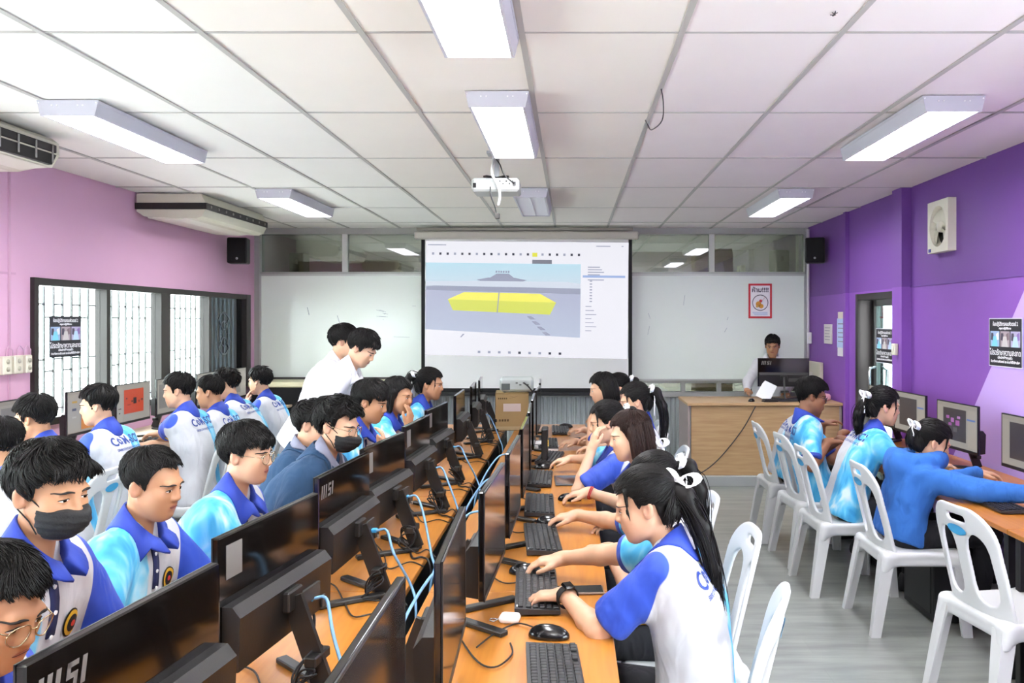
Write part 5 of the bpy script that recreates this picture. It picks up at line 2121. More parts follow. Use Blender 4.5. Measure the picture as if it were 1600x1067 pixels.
def make_chair():
    root = empty('plastic_chair')
    h = .0052
    # backrest: curved plate with two long openings, a splat and a hand slot
    f = Fld((-.36, -.27, .36), (-.10, .27, .92), h)
    _, (X, Y, Z) = f.grid()
    xs = -.185 - (Z - .42) * .24 + .9 * Y ** 2 + 0 * X
    hw_ = np.interp(Z, [.36, .45, .6, .75, .9], [.215, .205, .205, .20, .175])
    qy, qz = np.abs(Y) - hw_ + .11, np.abs(Z - .64) - .24 + .11
    out = np.sqrt(np.maximum(qy, 0) ** 2 + np.maximum(qz, 0) ** 2) + np.minimum(np.maximum(qy, qz), 0) - .11
    out = np.where(Z < .5, np.maximum(np.abs(Y) - hw_, .38 - Z), out)
    def smax(a_, b_, k=.009):
        h_ = np.maximum(k - np.abs(a_ - b_), 0) / k
        return np.maximum(a_, b_) + h_ * h_ * k * .25
    d = smax(np.abs(X - xs) - .0095, out)
    for s in (-1, 1):
        cy = s * np.interp(Z, [.45, .78], [.100, .092])
        w2 = np.interp(Z, [.47, .55, .70, .80], [.050, .062, .058, .035])
        sl = np.maximum(np.abs(Y - cy) - w2, np.abs(Z - .625) - .145)
        sl = sl + .0 * X
        sl2 = np.sqrt(np.maximum(np.abs(Y - cy) - w2 + .045, 0) ** 2 + np.maximum(np.abs(Z - .625) - .145 + .045, 0) ** 2) - .045
        d = smax(d, -np.maximum(sl, sl2))
    hs = np.sqrt(np.maximum(np.abs(Y) - .045, 0) ** 2 + (Z - .825) ** 2) - .014
    d = smax(d, -(hs + 0 * X))
    f.D = d.astype(np.float32)
    V, Q = f.nets(2)
    bk = new_obj('backrest', np_mesh('backrest', V, Q, M_CHAIR), root)
    # seat with apron
    f = Fld((-.3, -.28, .30), (.30, .28, .48), .0075)
    f.rbox((.0, 0, .42), (.43, .43, .03), .014)
    f.rbox((.0, 0, .395), (.43, .43, .07), .02, k=.01)
    f.rbox((.0, 0, .365), (.39, .385, .075), .02, mode='sub')
    for sx, sy in ((1, 1), (1, -1), (-1, 1), (-1, -1)):
        f.cap((sx * .19, sy * .195, .40), (sx * .20 - (.015 if sx < 0 else 0), sy * .20, .33), .026, .02, k=.05)
    f.ell((.02, 0, .452), (.18, .17, .02), mode='sub', k=.02)
    f.plane((0, 0, .335), (0, 0, -1))
    V, Q = f.nets()
    new_obj('seat', np_mesh('seat', V, Q, M_CHAIR), root)
    for sx, sy in ((1, 1), (1, -1), (-1, 1), (-1, -1)):
        mb = MB()
        xt, xb = (.185, .215) if sx > 0 else (-.19, -.265)
        a, b = Vector((xt, sy * .195, .41)), Vector((xb, sy * .222, 0))
        w0, w1, t0, t1 = .034, .025, .017, .014
        vs = []
        for c, w, t in ((a, w0, t0), (b, w1, t1)):
            vs += [c + Vector(q) for q in ((-w, -t, 0), (w, -t, 0), (w, t, 0), (-w, t, 0))]
        mb.add(vs, [(0, 1, 5, 4), (1, 2, 6, 5), (2, 3, 7, 6), (3, 0, 4, 7), (0, 3, 2, 1), (4, 5, 6, 7)])
        # inner flange, angle section
        vs = []
        for c, w in ((a, .032), (b, .022)):
            for q in ((sx * .02, 0, 0), (sx * .034, 0, 0), (sx * .034, -sy * w * 1.5, 0), (sx * .02, -sy * w * 1.5, 0)):
                vs.append(c + Vector(q) * (1 if c is a else .72))
        mb.add(vs, [(0, 1, 5, 4), (1, 2, 6, 5), (2, 3, 7, 6), (3, 0, 4, 7), (0, 3, 2, 1), (4, 5, 6, 7)])
        mb.build('leg', M_CHAIR, root)
    mb = MB()
    n = 16
    pts = []
    for i in range(n):
        y, z = .062 * math.cos(2 * PI * i / n), .785 + .0 + .022 * math.sin(2 * PI * i / n)
        pts.append((-.185 - (z - .42) * .24 + .9 * y * y - .0105, y, z - .012))
    mb.add(pts, [tuple(range(n))])
    mb.build('blue_badge', mat('chair_badge', '3f9fd0', .5), bk, fix=False)
    index_kids(root)
    return root


CHAIR0 = make_chair()
chair_used = [False]


def chair(x, y, rz, label, group):
    o = CHAIR0 if not chair_used[0] else copy_tree(CHAIR0)
    chair_used[0] = True
    o.location = (x, y, 0)
    o.rotation_euler = (0, 0, R(rz))
    tag(o, label, 'chair', group)
    return o


# ---------------------------------------------------------------- computer monitors
M_BEZEL = mat('bezel_black', '121213', .4)
M_STAND = mat('stand_black', '232221', .38)
M_CHINTOP = mat('housing_ledge', '2e2d2c', .6, bump=.05, bscale=300)
M_STICK = mat('grey_sticker', '6f6c69', .5)
M_PORTBLUE = mat('blue_plug', '3aa0dc', .4)
PH = .32


def monitor(x, y, z, rz, label, group=None, ui=None, logo=False, sticker=True, name='monitor', w=.49):
    """screen faces local +x; origin on the table under the panel"""
    o = empty(name, (x, y, z), R(rz), label, 'monitor', group)
    z0, z1 = .128, .43
    zc, hh = (z0 + z1) / 2, z1 - z0
    pn = MB().box((0, 0, zc), (.016, w, hh), None, 0, .003).build('panel', M_GLOSSBACK, o)
    sc = MB().box((.0085, 0, zc + .006), (.002, w - .014, hh - .026)).build('screen', M_SCREENOFF if ui is None else glow('b9b4ac', .28), o)
    mb = MB()
    mb.box((.0085, 0, z0 + .008), (.004, w, .016)).box((.0085, 0, z1 - .003), (.003, w, .006))
    for s in (-1, 1):
        mb.box((.0085, s * (w / 2 - .003), zc), (.003, .006, hh))
    mb.build('bezel', M_BEZEL, o)
    # thick lower housing with slanted top ledge
    hz1 = z0 + .15
    mb = MB()
    yw = w / 2 - .012
    prof = [(-.008, z0 + .004), (-.046, z0 + .010), (-.050, hz1 - .022), (-.032, hz1), (-.008, hz1)]
    mb.prism(prof, 'y', -yw, yw)
    hs = mb.build('rear_housing', mat('housing_black', '161514', .34, bump=.03, bscale=240), o)
    MB().add([(-.0505, -yw + .004, hz1 - .0225), (-.0505, yw - .004, hz1 - .0225), (-.0322, yw - .004, hz1 + .0008), (-.0322, -yw + .004, hz1 + .0008)], [(0, 1, 2, 3)]).build('vent_ledge', M_CHINTOP, hs, fix=False)
    mb = MB()
    mb.box((-.052, -.10, z0 + .075), (.008, .10, .035)).box((-.05, -.18, z0 + .03), (.006, .02, .03))
    mb.build('port_panel', mat('port_panel_grey', '3b3936', .5), hs)
    MB().box((-.052, -yw + .03, z0 + .012), (.006, .008, .012)).build('lock_slot', mat('lock_silver', 'b9b9b5', .3, metal=.6), hs)
    if sticker:
        MB().box((-.0088, w / 2 - .06, z1 - .06), (.001, .065, .075)).build('sticker', M_STICK, o)
    # stand: slanted neck with cable clip, V foot
    mb = MB()
    mb.bar((-.054, 0, z0 + .10), (-.135, 0, .012), .052, .014, (0, 1, 0))
    mb.box((-.054, 0, z0 + .095), (.02, .075, .05), None, 0, .004)
    mb.build('stand_neck', M_STAND, o)
    mb = MB()
    mb.box((-.118, 0, .085), (.030, .085, .024), None, 0, .003)
    mb.build('cable_clip', M_STAND, o)
    for s in (-1, 1):
        MB().bar((-.14, s * .01, .008), (.055, s * .155, .008), .032, .015, (0, 0, 1), 0, .003).build('stand_foot', M_STAND, o)
    if logo:
        mb = MB()
        zz = z1 - .05
        yb = .225 if logo is True else logo
        # MSI letter shapes: slanted bars, an S and an I
        def P(u, v):
            return (-.0091, yb - u - .18 * v, zz + v)
        for i in range(3):
            u = .0 + .017 * i
            mb.quad([P(u, -.02), P(u + .010, -.02), P(u + .010, .02), P(u, .02)])
        for a, b, c, d in ((.056, .080, .012, .020), (.056, .080, -.004, .004), (.056, .080, -.02, -.012)):
            mb.quad([P(a, c), P(b, c), P(b, d), P(a, d)])
        mb.quad([P(.056, 0), P(.064, 0), P(.064, .02), P(.056, .02)])
        mb.quad([P(.072, -.02), P(.080, -.02), P(.080, 0), P(.072, 0)])
        mb.quad([P(.088, -.02), P(.098, -.02), P(.098, .02), P(.088, .02)])
        mb.build('logo', mat('logo_grey', '66625f', .4), o, fix=False)
    if ui:
        mb = MB()
        cols = []
        W_, H_ = w - .016, hh - .028
        for k, (u0, v0, u1, v1, c) in enumerate(ui):
            if c not in cols:
                cols.append(c)
            # seen by a viewer in front: u runs to the viewer's right
            f = lambda u, v: (.0098 + .00008 * k, (u - .5) * W_, zc + .006 + (.5 - v) * H_)
            mb.quad([f(u0, v0), f(u0, v1), f(u1, v1), f(u1, v0)], cols.index(c))
        mb.build('screen_image', [glow(c, .33) for c in cols], sc, fix=False)
    return o


UI_ORANGE = [(0, 0, 1, .07, 'a9a49c'), (0, .07, .16, 1, 'b3aea6'), (.2, .14, .80, .80, 'd6502c'), (.48, .38, .58, .55, '33262c'), (.42, .45, .47, .50, '5a3430'), (.26, .36, .30, .40, '5a3430'), (.64, .47, .67, .53, '5a3430'), (.72, .44, .78, .49, '5a3430'), (.30, .55, .40, .57, '8a3a2a'), (.04, .62, .12, .65, '6a5550'), (.05, .74, .09, .77, '3a3a3a')]
UI_YELLOW = [(0, 0, 1, .06, 'a9a49c'), (0, .06, .28, 1, 'b3aea6'), (.32, .14, 1, .95, '7d7f86'), (.32, .48, 1, .95, 'e08a2c'), (.56, .40, 1, .80, 'e3b92a'), (.62, .33, .9, .44, 'eecb3c'), (.1, .22, .22, .27, 'c9a24a'), (.1, .40, .2, .46, '5b5f6c'), (.1, .60, .2, .64, 'c9c6c0')]
UI_GREY = [(0, 0, 1, .08, 'a09b94'), (.05, .14, .7, .85, '8c8a88'), (.74, .1, .98, .9, 'b5b0a8')]
UI_DARKVIEW = [(0, 0, 1, .08, 'aaa39a'), (0, .08, .14, 1, 'b1a99f'), (.16, .12, .74, .86, '4d4648'), (.78, .1, .98, .95, 'b6aea4'), (.76, .30, .96, .34, '6a86c4')]
UI_PINK = UI_DARKVIEW + [(.24, .30, .32, .37, 'b76ab8'), (.36, .34, .44, .44, 'c07cc6'), (.48, .38, .58, .50, 'b568b4'), (.30, .46, .38, .53, 'a860aa'), (.52, .28, .60, .34, 'c58ccc'), (.42, .55, .52, .66, '6a6668'), (.22, .60, .32, .7, '5e5a5c')]

LY = [1.13, 1.79, 2.49, 3.04, 3.70, 4.38, 5.26, 5.98, 6.60]
for i, y in enumerate(LY):
    monitor(-.742 + .008 * math.sin(i * 2.1) + (.018 if i == 0 else 0), y + .25, .75, 180 + (-7, -8, -4, -6, -3, -4, 1, 3, 4)[i], ('black monitor nearest the camera in the left centre row, with grey logo letters' if i == 0 else 'black monitor back in the left centre row, %s from the camera' % ORD[i]), 'monitors of the left centre row', None, {0: True, 2: True}.get(i, False), i in (1, 3, 4, 5))
RY = [1.02, 1.60, 2.26, 2.93, 3.60, 4.28, 4.95, 5.62, 6.30]
for i, y in enumerate(RY):
    monitor((-.316, -.27, -.24, -.225, -.22, -.23, -.24, -.24, -.25)[i], y + .27, .75, (0, 2, -2, -1, 0, 2, 1, -1, 2)[i], 'dark glossy screen in the right centre row, %s from the camera' % ORD[i], 'monitors of the right centre row')
for i, (y, u) in enumerate(((4.83, UI_GREY), (5.50, UI_YELLOW), (6.10, UI_ORANGE), (6.70, UI_GREY), (7.42, UI_GREY), (8.05, UI_GREY))):
    monitor(-3.36, y + .27, .75, 0, ('grey lit monitor at the left picture edge under the window', 'monitor under the windows showing an orange and yellow drawing', 'monitor under the windows showing an orange square drawing', 'grey lit monitor under the windows next after the orange square one', 'grey lit monitor under the windows, second after the orange square one', 'farthest grey lit monitor under the windows')[i], 'monitors under the windows', u)
for i, (y, u) in enumerate(((3.45, UI_DARKVIEW), (4.24, UI_DARKVIEW), (5.06, UI_PINK), (5.80, UI_DARKVIEW), (6.35, UI_GREY))):
    monitor(2.47, y + .26, .70, 180 + (0, 2, 4, 3, 2)[i], ('lit monitor by the purple wall beyond the right picture edge', 'lit monitor at the right picture edge by the lavender wall', 'lit monitor by the purple wall showing pink blocks', 'lit grey screen beside the ponytail girl by the purple wall', 'farthest lit monitor along the purple wall')[i], 'monitors by the purple wall', u)
monitor(2.24, 8.80, .83, 82, 'black monitor on the teacher desk seen from behind', None, None, True, False, w=.53)

# ---------------------------------------------------------------- keyboards, mice and small things
M_KEY = mat('key_black', '1c1c1e', .45)
M_KBODY = mat('keyboard_black', '2b2b2d', .4)


def make_keyboard():
    o = empty('keyboard')
    MB().prism([(-.07, .006), (.07, .006), (.07, .016), (-.07, .026)], 'y', -.215, .215).build('case', M_KBODY, o)
    mb = MB()
    for r in range(6):
        x = -.052 + .021 * r + (.004 if r else 0)
        zt = .026 - (x + .07) / .14 * .010
        y = -.203
        k = 0
        while y < .2:
            w = .017
            if r == 5 and -.11 < y < .0:
                w = .1
            if not (.083 < y < .093 or .136 < y < .146):
                mb.box((x, y + w / 2, zt + .003), (.0165, w - .002, .006), None, 0, .0018)
            y += w + .0015
    tag(mb.build('keys', M_KEY, o), kind='stuff')
    mb = MB()
    mb.box((-.062, -.19, .0265), (.006, .016, .001), Matrix.Rotation(R(4), 3, 'Y'))
    mb.build('maker_badge', mat('key_badge', 'c9c9c9', .4), o)
    for s in (-1, 1):
        MB().box((-.05, s * .17, .004), (.02, .02, .008)).build('foot', M_KBODY, o)
    index_kids(o)
    return o


def make_mouse():
    o = empty('computer_mouse')
    f = Fld((-.075, -.045, -.005), (.075, .045, .055), .004)
    f.ell((-.006, 0, .006), (.056, .031, .030)).ell((.02, 0, .004), (.038, .029, .024), k=.02)
    f.plane((0, 0, .001), (0, 0, -1))
    V, Q = f.nets()
    new_obj('shell', np_mesh('shell', V, Q, mat('mouse_black', '121214', .18)), o)
    MB().cyl((.03, -.004, .0255), (.03, .004, .0255), .008, n=12).build('wheel', M_KBODY, o)
    index_kids(o)
    return o


KB0, MS0 = make_keyboard(), make_mouse()
kbu, msu = [0], [0]


def keyboard(x, y, z, rz, label, group=None):
    o = copy_tree(KB0) if kbu[0] else KB0
    kbu[0] = 1
    o.location, o.rotation_euler = (x, y, z), (0, 0, R(rz))
    return tag(o, label, 'keyboard', group or 'black keyboards on the tables')


def mouse(x, y, z, rz, label, group=None):
    o = copy_tree(MS0) if msu[0] else MS0
    msu[0] = 1
    o.location, o.rotation_euler = (x, y, z), (0, 0, R(rz))
    return tag(o, label, 'mouse', group or 'black mice on the tables')


def cable(pts, r, m, label, group=None, name='cable'):
    """smooth cable through the points"""
    out = curve_pts(pts, 6)
    return tag(MB().tube(out, r, 6).build(name, m), label, 'cable', group)


for i, (x, y, rz, lb) in enumerate(((-.04, 2.06, 4, 'black keyboard nearest the camera on the right centre table, unused'), (-.115, 2.75, 3, 'black keyboard under the hand of the girl with the smartwatch'), (-.12, 3.40, 5, 'black keyboard beside the second mouse hand on the right centre table'),
                                   (-.155, 4.03, 2, 'black keyboard level with the white phone on the right centre table'), (-.18, 4.70, 0, 'black keyboard beside the dark tablet on the right centre table'), (-.14, 5.42, -6, 'black keyboard just before the white round case'),
                                   (-.17, 6.06, 2, 'black keyboard just beyond the white round case'), (-.09, 6.78, 2, 'farthest black keyboard on the right centre table'))):
    keyboard(x, y, .75, rz, lb)
for i, y in enumerate((2.1, 2.72, 3.35, 4.0, 4.6, 5.25, 5.95)):
    keyboard(-1.0, y, .75, 180 + (3, -2, 4, 0, 2, -3, 2)[i], 'black keyboard behind the monitors on the left centre table, %s from the camera' % ORD[i])
for i, y in enumerate((4.3, 5.1, 5.75)):
    keyboard(2.18, y, .70, 180, 'black keyboard on the purple wall table, %s from the camera' % ORD[i])
for i, y in enumerate((4.4, 5.05, 5.75, 6.35, 7.0, 7.7)):
    keyboard(-3.12, y, .75, 0, 'dark keyboard on the window table, %s from the camera' % ORD[i])
keyboard(2.18, 8.52, .83, 90, 'black keyboard on the teacher desk below the monitor')
for x, y, rz, lb in ((-.065, 2.37, 165, 'shiny black mouse lying unused above the nearest keyboard'), (-.165, 2.97, 175, 'black mouse under the right hand of the girl with the smartwatch'), (-.10, 3.70, 170, 'black mouse under the second hand on the right centre table'),
                     (-.01, 4.18, 170, 'black mouse under the hand with the red bracelet'), (-.17, 5.08, 175, 'black mouse held beyond the dark tablet'), (.05, 6.2, 170, 'black mouse far along the right centre table edge'), (-.05, 7.05, 170, 'farthest black mouse on the right centre table')):
    mouse(x, y, .75, rz, lb)
mouse(-.95, 3.18, .75, 0, 'black mouse under the hand of the boy in thin glasses')
mouse(-.98, 3.78, .75, 0, 'black mouse beside the boy in the blue jacket')
mouse(2.2, 4.80, .70, 0, 'black mouse on the purple wall table behind the blue hoodie')
mouse(1.84, 8.50, .83, 250, 'black mouse at the left end of the teacher desk')


def slab(name, x, y, z, rz, w, d, t, label, cat, m_body, m_top, extra=None, bev=.003):
    o = empty(name, (x, y, z), R(rz), label, cat)
    MB().box((0, 0, t / 2), (w, d, t), None, 0, bev).build('case', m_body, o)
    MB().box((0, 0, t + .0003), (w * .93, d * .92, .0006)).build('screen', m_top, o)
    if extra:
        extra(o, t)
    return o


M_PHG = mat('phone_glass', '16181d', .1)
slab('smartphone', .025, 2.77, .75, 4, .165, .078, .009, 'dark smartphone lying beside the smartwatch wrist', 'phone', mat('phone_rim', '8d7a70', .3, metal=.4), M_PHG)


def cams(o, t):
    mb = MB()
    for i in range(3):
        mb.cyl((-.058 + .0, -.02 + .018 * i, t), (-.058, -.02 + .018 * i, t + .003), .007, n=12)
    mb.build('camera_lenses', M_BLACKPL, o)


slab('smartphone', .035, 3.80, .75, -22, .155, .076, .009, 'white smartphone face down on the right centre table', 'phone', mat('phone_white', 'e9e9ea', .3), mat('phone_white', 'e9e9ea', .3), cams)
slab('tablet', .0, 4.68, .75, 3, .19, .27, .010, 'dark tablet in a grey case on the right centre table', 'tablet', mat('tablet_case', '55585c', .5), mat('tablet_glass', '2a2e36', .12))
slab('mouse_pad', -.20, 5.90, .75, 0, .22, .26, .004, 'pinkish grey pad under the white round case', 'mouse pad', mat('pad_pink', 'cdbdb8', .6), mat('pad_pink', 'cdbdb8', .6))
slab('smartphone', 2.02, 8.48, .83, 8, .15, .08, .009, 'dark phone on the front edge of the teacher desk', 'phone', M_BLACKPL, M_PHG)
f = Fld((-.05, -.04, -.005), (.05, .04, .04), .004).rbox((0, 0, .013), (.062, .048, .026), .012)
V, Q = f.nets()
o = empty('earbud_case', (-.185, 2.49, .75), R(-8), 'pale pink earbud case on the near right centre table', 'case')
new_obj('shell', np_mesh('shell', V, Q, mat('earbud_pink', 'f2e3df', .3)), o)
MB().tube([(-.03, 0, .012), (-.045, -.012, .004), (-.06, -.005, .003), (-.062, .012, .003), (-.048, .014, .003), (-.04, .003, .006)], .002, 6).build('keyring', mat('ring_silver', 'c9c9cc', .2, metal=.8), o)
o = empty('round_case', (-.215, 5.93, .755), 0, 'white round case on a pinkish pad', 'case')
MB().lathe([(.0001, 0), (.045, 0), (.05, .008), (.05, .03), (.044, .042), (.0001, .046)], n=24).build('shell', mat('round_white', 'f0f0f0', .35), o)
MB().lathe([(.0505, .02), (.0515, .022), (.0505, .024)], n=24).build('lid_seam', M_GREYMETAL, o)

# carton with a white projector on top at the far end of the centre rows
cb = empty('cardboard_box', (-.50, 7.0, .75), R(4), 'brown cardboard carton at the far end of the centre tables', 'box')
MB().box((0, 0, .155), (.275, .30, .31), None, 0, .004).build('carton', mat('cardboard', 'b99d6e', .8, var=.05), cb)
mb = MB()
mb.quad([(-.135, -.1512, .31 - .001), (.135, -.1512, .309), (.135, -.1512, .302), (-.135, -.1512, .302)], 0)
mb.build('flap_edge', mat('card_dark', '8d7448', .8), cb, fix=False)
MB().box((.0, -.1515, .19), (.145, .002, .065)).build('white_label', mat('carton_label', 'e6d8d6', .6), cb)
mb = MB()
for i in range(5):
    mb.box((-.11 + .016 * i, -.1515, .265), (.011, .001, .012))
mb.bar((-.02, -.1515, .265), (.05, -.1515, .285), .001, .004, (0, 1, 0))
mb.bar((-.02, -.1515, .285), (.03, -.1515, .272), .001, .003, (0, 1, 0))
for i in range(4):
    mb.box((-.10 + .022 * i, -.1515, .085), (.014, .001, .018))
tag(mb.build('print', mat('carton_ink', '6a5636', .7), cb, fix=False), kind='stuff')
MB().box((0, -.1512, .02), (.27, .001, .03)).build('tape', mat('tape', 'cbb68a', .4), cb)
pr = empty('table_projector', (-.46, 7.0, 1.06), R(3), 'white projector standing on the cardboard carton', 'projector')
MB().box((0, 0, .065), (.28, .24, .115), None, 0, .02).build('body', mat('proj_body', 'c9d2cf', .45), pr)
mb = MB()
for i in range(4):
    mb.box((.0 + .03 * i, -.121, .08 - .015 * (i % 2)), (.018, .003, .012))
mb.box((-.09, -.121, .05), (.07, .003, .05))
mb.build('port_panel', mat('proj_ports', '5d6664', .5), pr)
for sx in (-1, 1):
    for sy in (-1, 1):
        MB().cyl((sx * .1, sy * .08, 0), (sx * .1, sy * .08, .01), .012, n=10).build('foot', M_BLACKPL, pr)
MB().tube(curve_pts([(.06, -.12, .08), (.10, -.17, .05), (.15, -.16, -.02), (.17, -.14, -.12), (.16, -.10, -.26)]), .006, 8).build('power_cord', M_BLACKPL, pr)

# computer towers
for x, y, z, lb in ((2.06, 4.72, 0, 'black computer tower on the floor under the purple wall table'), (2.06, 3.35, 0, 'black computer tower on the floor at the right picture edge'), (2.12, 5.5, 0, 'black computer tower under the far half of the purple wall table')):
    o = empty('computer_tower', (x, y, z), 0, lb, 'computer')
    MB().box((0, 0, .215), (.19, .40, .41), None, 0, .006).build('case', M_BLACKPL, o)
    MB().box((-.0965, 0, .22), (.004, .34, .34), None, 0, .002).build('side_cover', mat('tower_side', '0e0e10', .35), o)
    for sy in (-1, 1):
        MB().box((0, sy * .15, .006), (.16, .03, .012)).build('foot', M_BLACKPL, o)
# small mesh speaker tower with amber lights between the far right monitors
o = empty('network_switch', (-.05 - .12, 5.32, .75), R(0), 'small black upright network box with amber lights', 'network box')
MB().box((0, 0, .11), (.04, .16, .22), None, 0, .006).build('case', M_BLACKPL, o)
mb = MB()
for i in range(3):
    for j in range(2):
        mb.box((.021, -.03 + .02 * j, .11 + .014 * i), (.002, .007, .007))
mb.build('lights', glow('f5c23a', 1.2), o)

# cables behind the left centre monitors: blue video leads, black power leads, tangles
M_BLUEC = mat('light_blue_cable', '7aa9d2', .45)
M_BLKC = mat('black_cable', '17171a', .5)
for i, y in enumerate(LY):
    ym = y + .27
    x0 = -.70
    mb = MB()
    p0 = Vector((x0 + .004, ym + .10, .93))
    end = Vector((-.535, ym - .22 + .08 * (i % 3), .70))
    a = Vector((-.63, ym + .08, .935))
    b = Vector((-.585, ym - .02, .885))
    if i in (0, 6, 8):
        continue
    c = cable([p0, p0 + Vector((.03, -.01, .004)), a, b, end + Vector((.004, .06, .07)), end + Vector((.03, 0, .0)), end + Vector((.03, -.05, -.25))], .0046, M_BLUEC, 'light blue video cable arching off the back of the %s left centre monitor' % ORD[i], 'blue video cables', 'video_cable')
    MB().box(p0 + Vector((.012, -.003, .002)), (.035, .022, .013), None, 0, .003).build('plug', M_PORTBLUE, c)
for i, y in enumerate(LY):
    ym = y + .27
    q = random.Random(i + 40)
    cable([(-.715, ym + .17, .885), (-.69, ym + .17, .86), (-.68, ym + .12, .79), (-.64, ym - .02, .756), (-.60, ym - .12 + q.uniform(-.05, .05), .756), (-.565, ym - .16, .757), (-.530, ym - .2, .74), (-.515, ym - .22, .6)], .0042, M_BLKC, 'black power cable from the %s left centre monitor to the gap' % ORD[i], 'black power cables', 'power_cable')
    if i in (1, 2, 3, 4, 5, 7):
        pts = [Vector((-.655, ym - .03, .83))]
        for k in range(26):
            t = k / 25
            pts.append(Vector((-.645 + .03 * math.sin(k * 1.1 + i) + .01 * q.random(), ym - .04 - .03 * t + .028 * math.cos(k * .9), .76 + .10 * abs(math.sin(k * .55 + i)) * (1 - .5 * t))))
        pts += [Vector((-.60, ym - .1, .757)), Vector((-.565, ym + .06 * q.uniform(-1, 1), .757)), Vector((-.525, ym - .1, .74))]
        cable(pts, .0028, M_BLKC, 'tangled black lead hanging behind the %s left centre monitor' % ORD[i], 'tangled black leads', 'tangled_lead')
    cable([(-.86, ym + .1, .757), (-.80, ym + .05, .757), (-.72, ym - .12, .757), (-.66, ym - .27 + q.uniform(-.04, .04), .757), (-.60, ym - .22, .757), (-.54, ym - .26, .75)], .0026, M_BLKC, 'thin black lead lying on the left centre table by monitor number %s' % ORD[i], 'thin black leads', 'thin_lead')
for i, y in enumerate(RY):
    ym = y + .27
    q = random.Random(i + 80)
    cable([(-.40, ym + .1, .757), (-.36, ym - .05, .757), (-.26, ym - .32, .757), (-.20, ym - .36 + q.uniform(-.03, .03), .757), (-.16, ym - .30, .757), (-.17, ym - .22, .757)], .0026, M_BLKC, 'thin black keyboard lead on the right centre table by screen number %s' % ORD[i], 'keyboard leads', 'keyboard_lead')
    if i in (2, 3, 4, 5):
        cable([(-.32, ym - .05, .93), (-.38, ym - .08, .93), (-.43, ym - .12, .88), (-.475, ym - .18, .80), (-.505, ym - .22, .70), (-.515, ym - .25, .45)], .0046, M_BLUEC, 'light blue video cable dropping into the gap behind the %s right centre screen' % ORD[i], 'blue video cables', 'video_cable')
cable([(-.10, 2.40, .764), (-.16, 2.46, .757), (-.22, 2.38, .757), (-.26, 2.28, .757)], .0026, M_BLKC, 'thin lead of the unused shiny mouse', None, 'mouse_lead')
cable([(.95, 8.25, .104), (1.22, 8.30, .108), (1.45, 8.325, .25), (1.70, 8.33, .55), (1.84, 8.32, .80)], .006, M_GREYMETAL, 'grey cord sloping across the front of the teacher desk', None, 'desk_cord')

# clutter on the right wall table and teacher desk
for x, y, rz, col, lb in ((2.30, 5.03, 20, 'd9e27a', 'crumpled yellow green snack wrapper on the purple wall table'), (2.33, 4.90, -30, '7fd3d8', 'crumpled turquoise snack wrapper on the purple wall table'), (2.40, 4.84, 50, 'e9ecec', 'crumpled white clear wrapper on the purple wall table')):
    n = 9
    vs, fs = [], []
    q = random.Random(int(x * 100 + y * 10))
    for i in range(n):
        for j in range(n):
            u, v = i / (n - 1) - .5, j / (n - 1) - .5
            vs.append((u * .13, v * .10, .012 + .016 * q.random() * (1 - abs(u)) + .02 * (.25 - u * u - v * v)))
    for i in range(n - 1):
        for j in range(n - 1):
            fs.append((i * n + j, i * n + n + j, i * n + n + j + 1, i * n + j + 1))
    o = MB().add(vs, fs, 0, False).build('snack_wrapper', mat('wrapper_' + col, col, .25), None)
    so = o.modifiers.new('thick', 'SOLIDIFY')
    so.thickness = .002
    o.location, o.rotation_euler = (x, y, .70), (0, 0, R(rz))
    tag(o, lb, 'wrapper')
o = empty('tissue_pack', (2.60, 8.62, .83), R(15), 'white and pink tissue pack on the right end of the teacher desk', 'tissues')
MB().box((0, 0, .035), (.16, .10, .07), None, 0, .02).build('pack', mat('tissue_pink', 'f0b7c4', .5), o)
mb = MB()
for i in range(6):
    a = i * 1.05
    mb.add([(0, 0, .066), (.035 * math.cos(a), .03 * math.sin(a), .12 + .02 * (i % 2)), (.035 * math.cos(a + 1), .03 * math.sin(a + 1), .125), (.01, .01, .07)], [(0, 1, 2, 3)])
mb.build('tissue', mat('tissue_white', 'f6f4f4', .8), o, fix=False)
o = empty('paper_stack', (2.03, 8.72, .83), R(-20), 'white sheets propped beside the teacher monitor', 'paper')
for i in range(3):
    MB().box((.012 * i, 0, .08 + .01 * i), (.14, .004, .16), Matrix.Rotation(R(-25 + 6 * i), 3, 'X') @ Matrix.Rotation(R(25), 3, 'Y')).build('sheet', mat('sheet_white', 'eceff0', .7), o)

# ---------------------------------------------------------------- chairs and people
HIPS = {}


def seat(p, label, group, dx=.03, rz=None, off=0.0):
    """chair under a seated person"""
    a = p.rotation_euler[2]
    chair(p.location.x + math.cos(a) * dx, p.location.y + math.sin(a) * dx + off, math.degrees(a) if rz is None else rz, label, group)


T_, D_ = .79, (-1, .05, -.12)
gC = 'white plastic chairs of the right centre row'
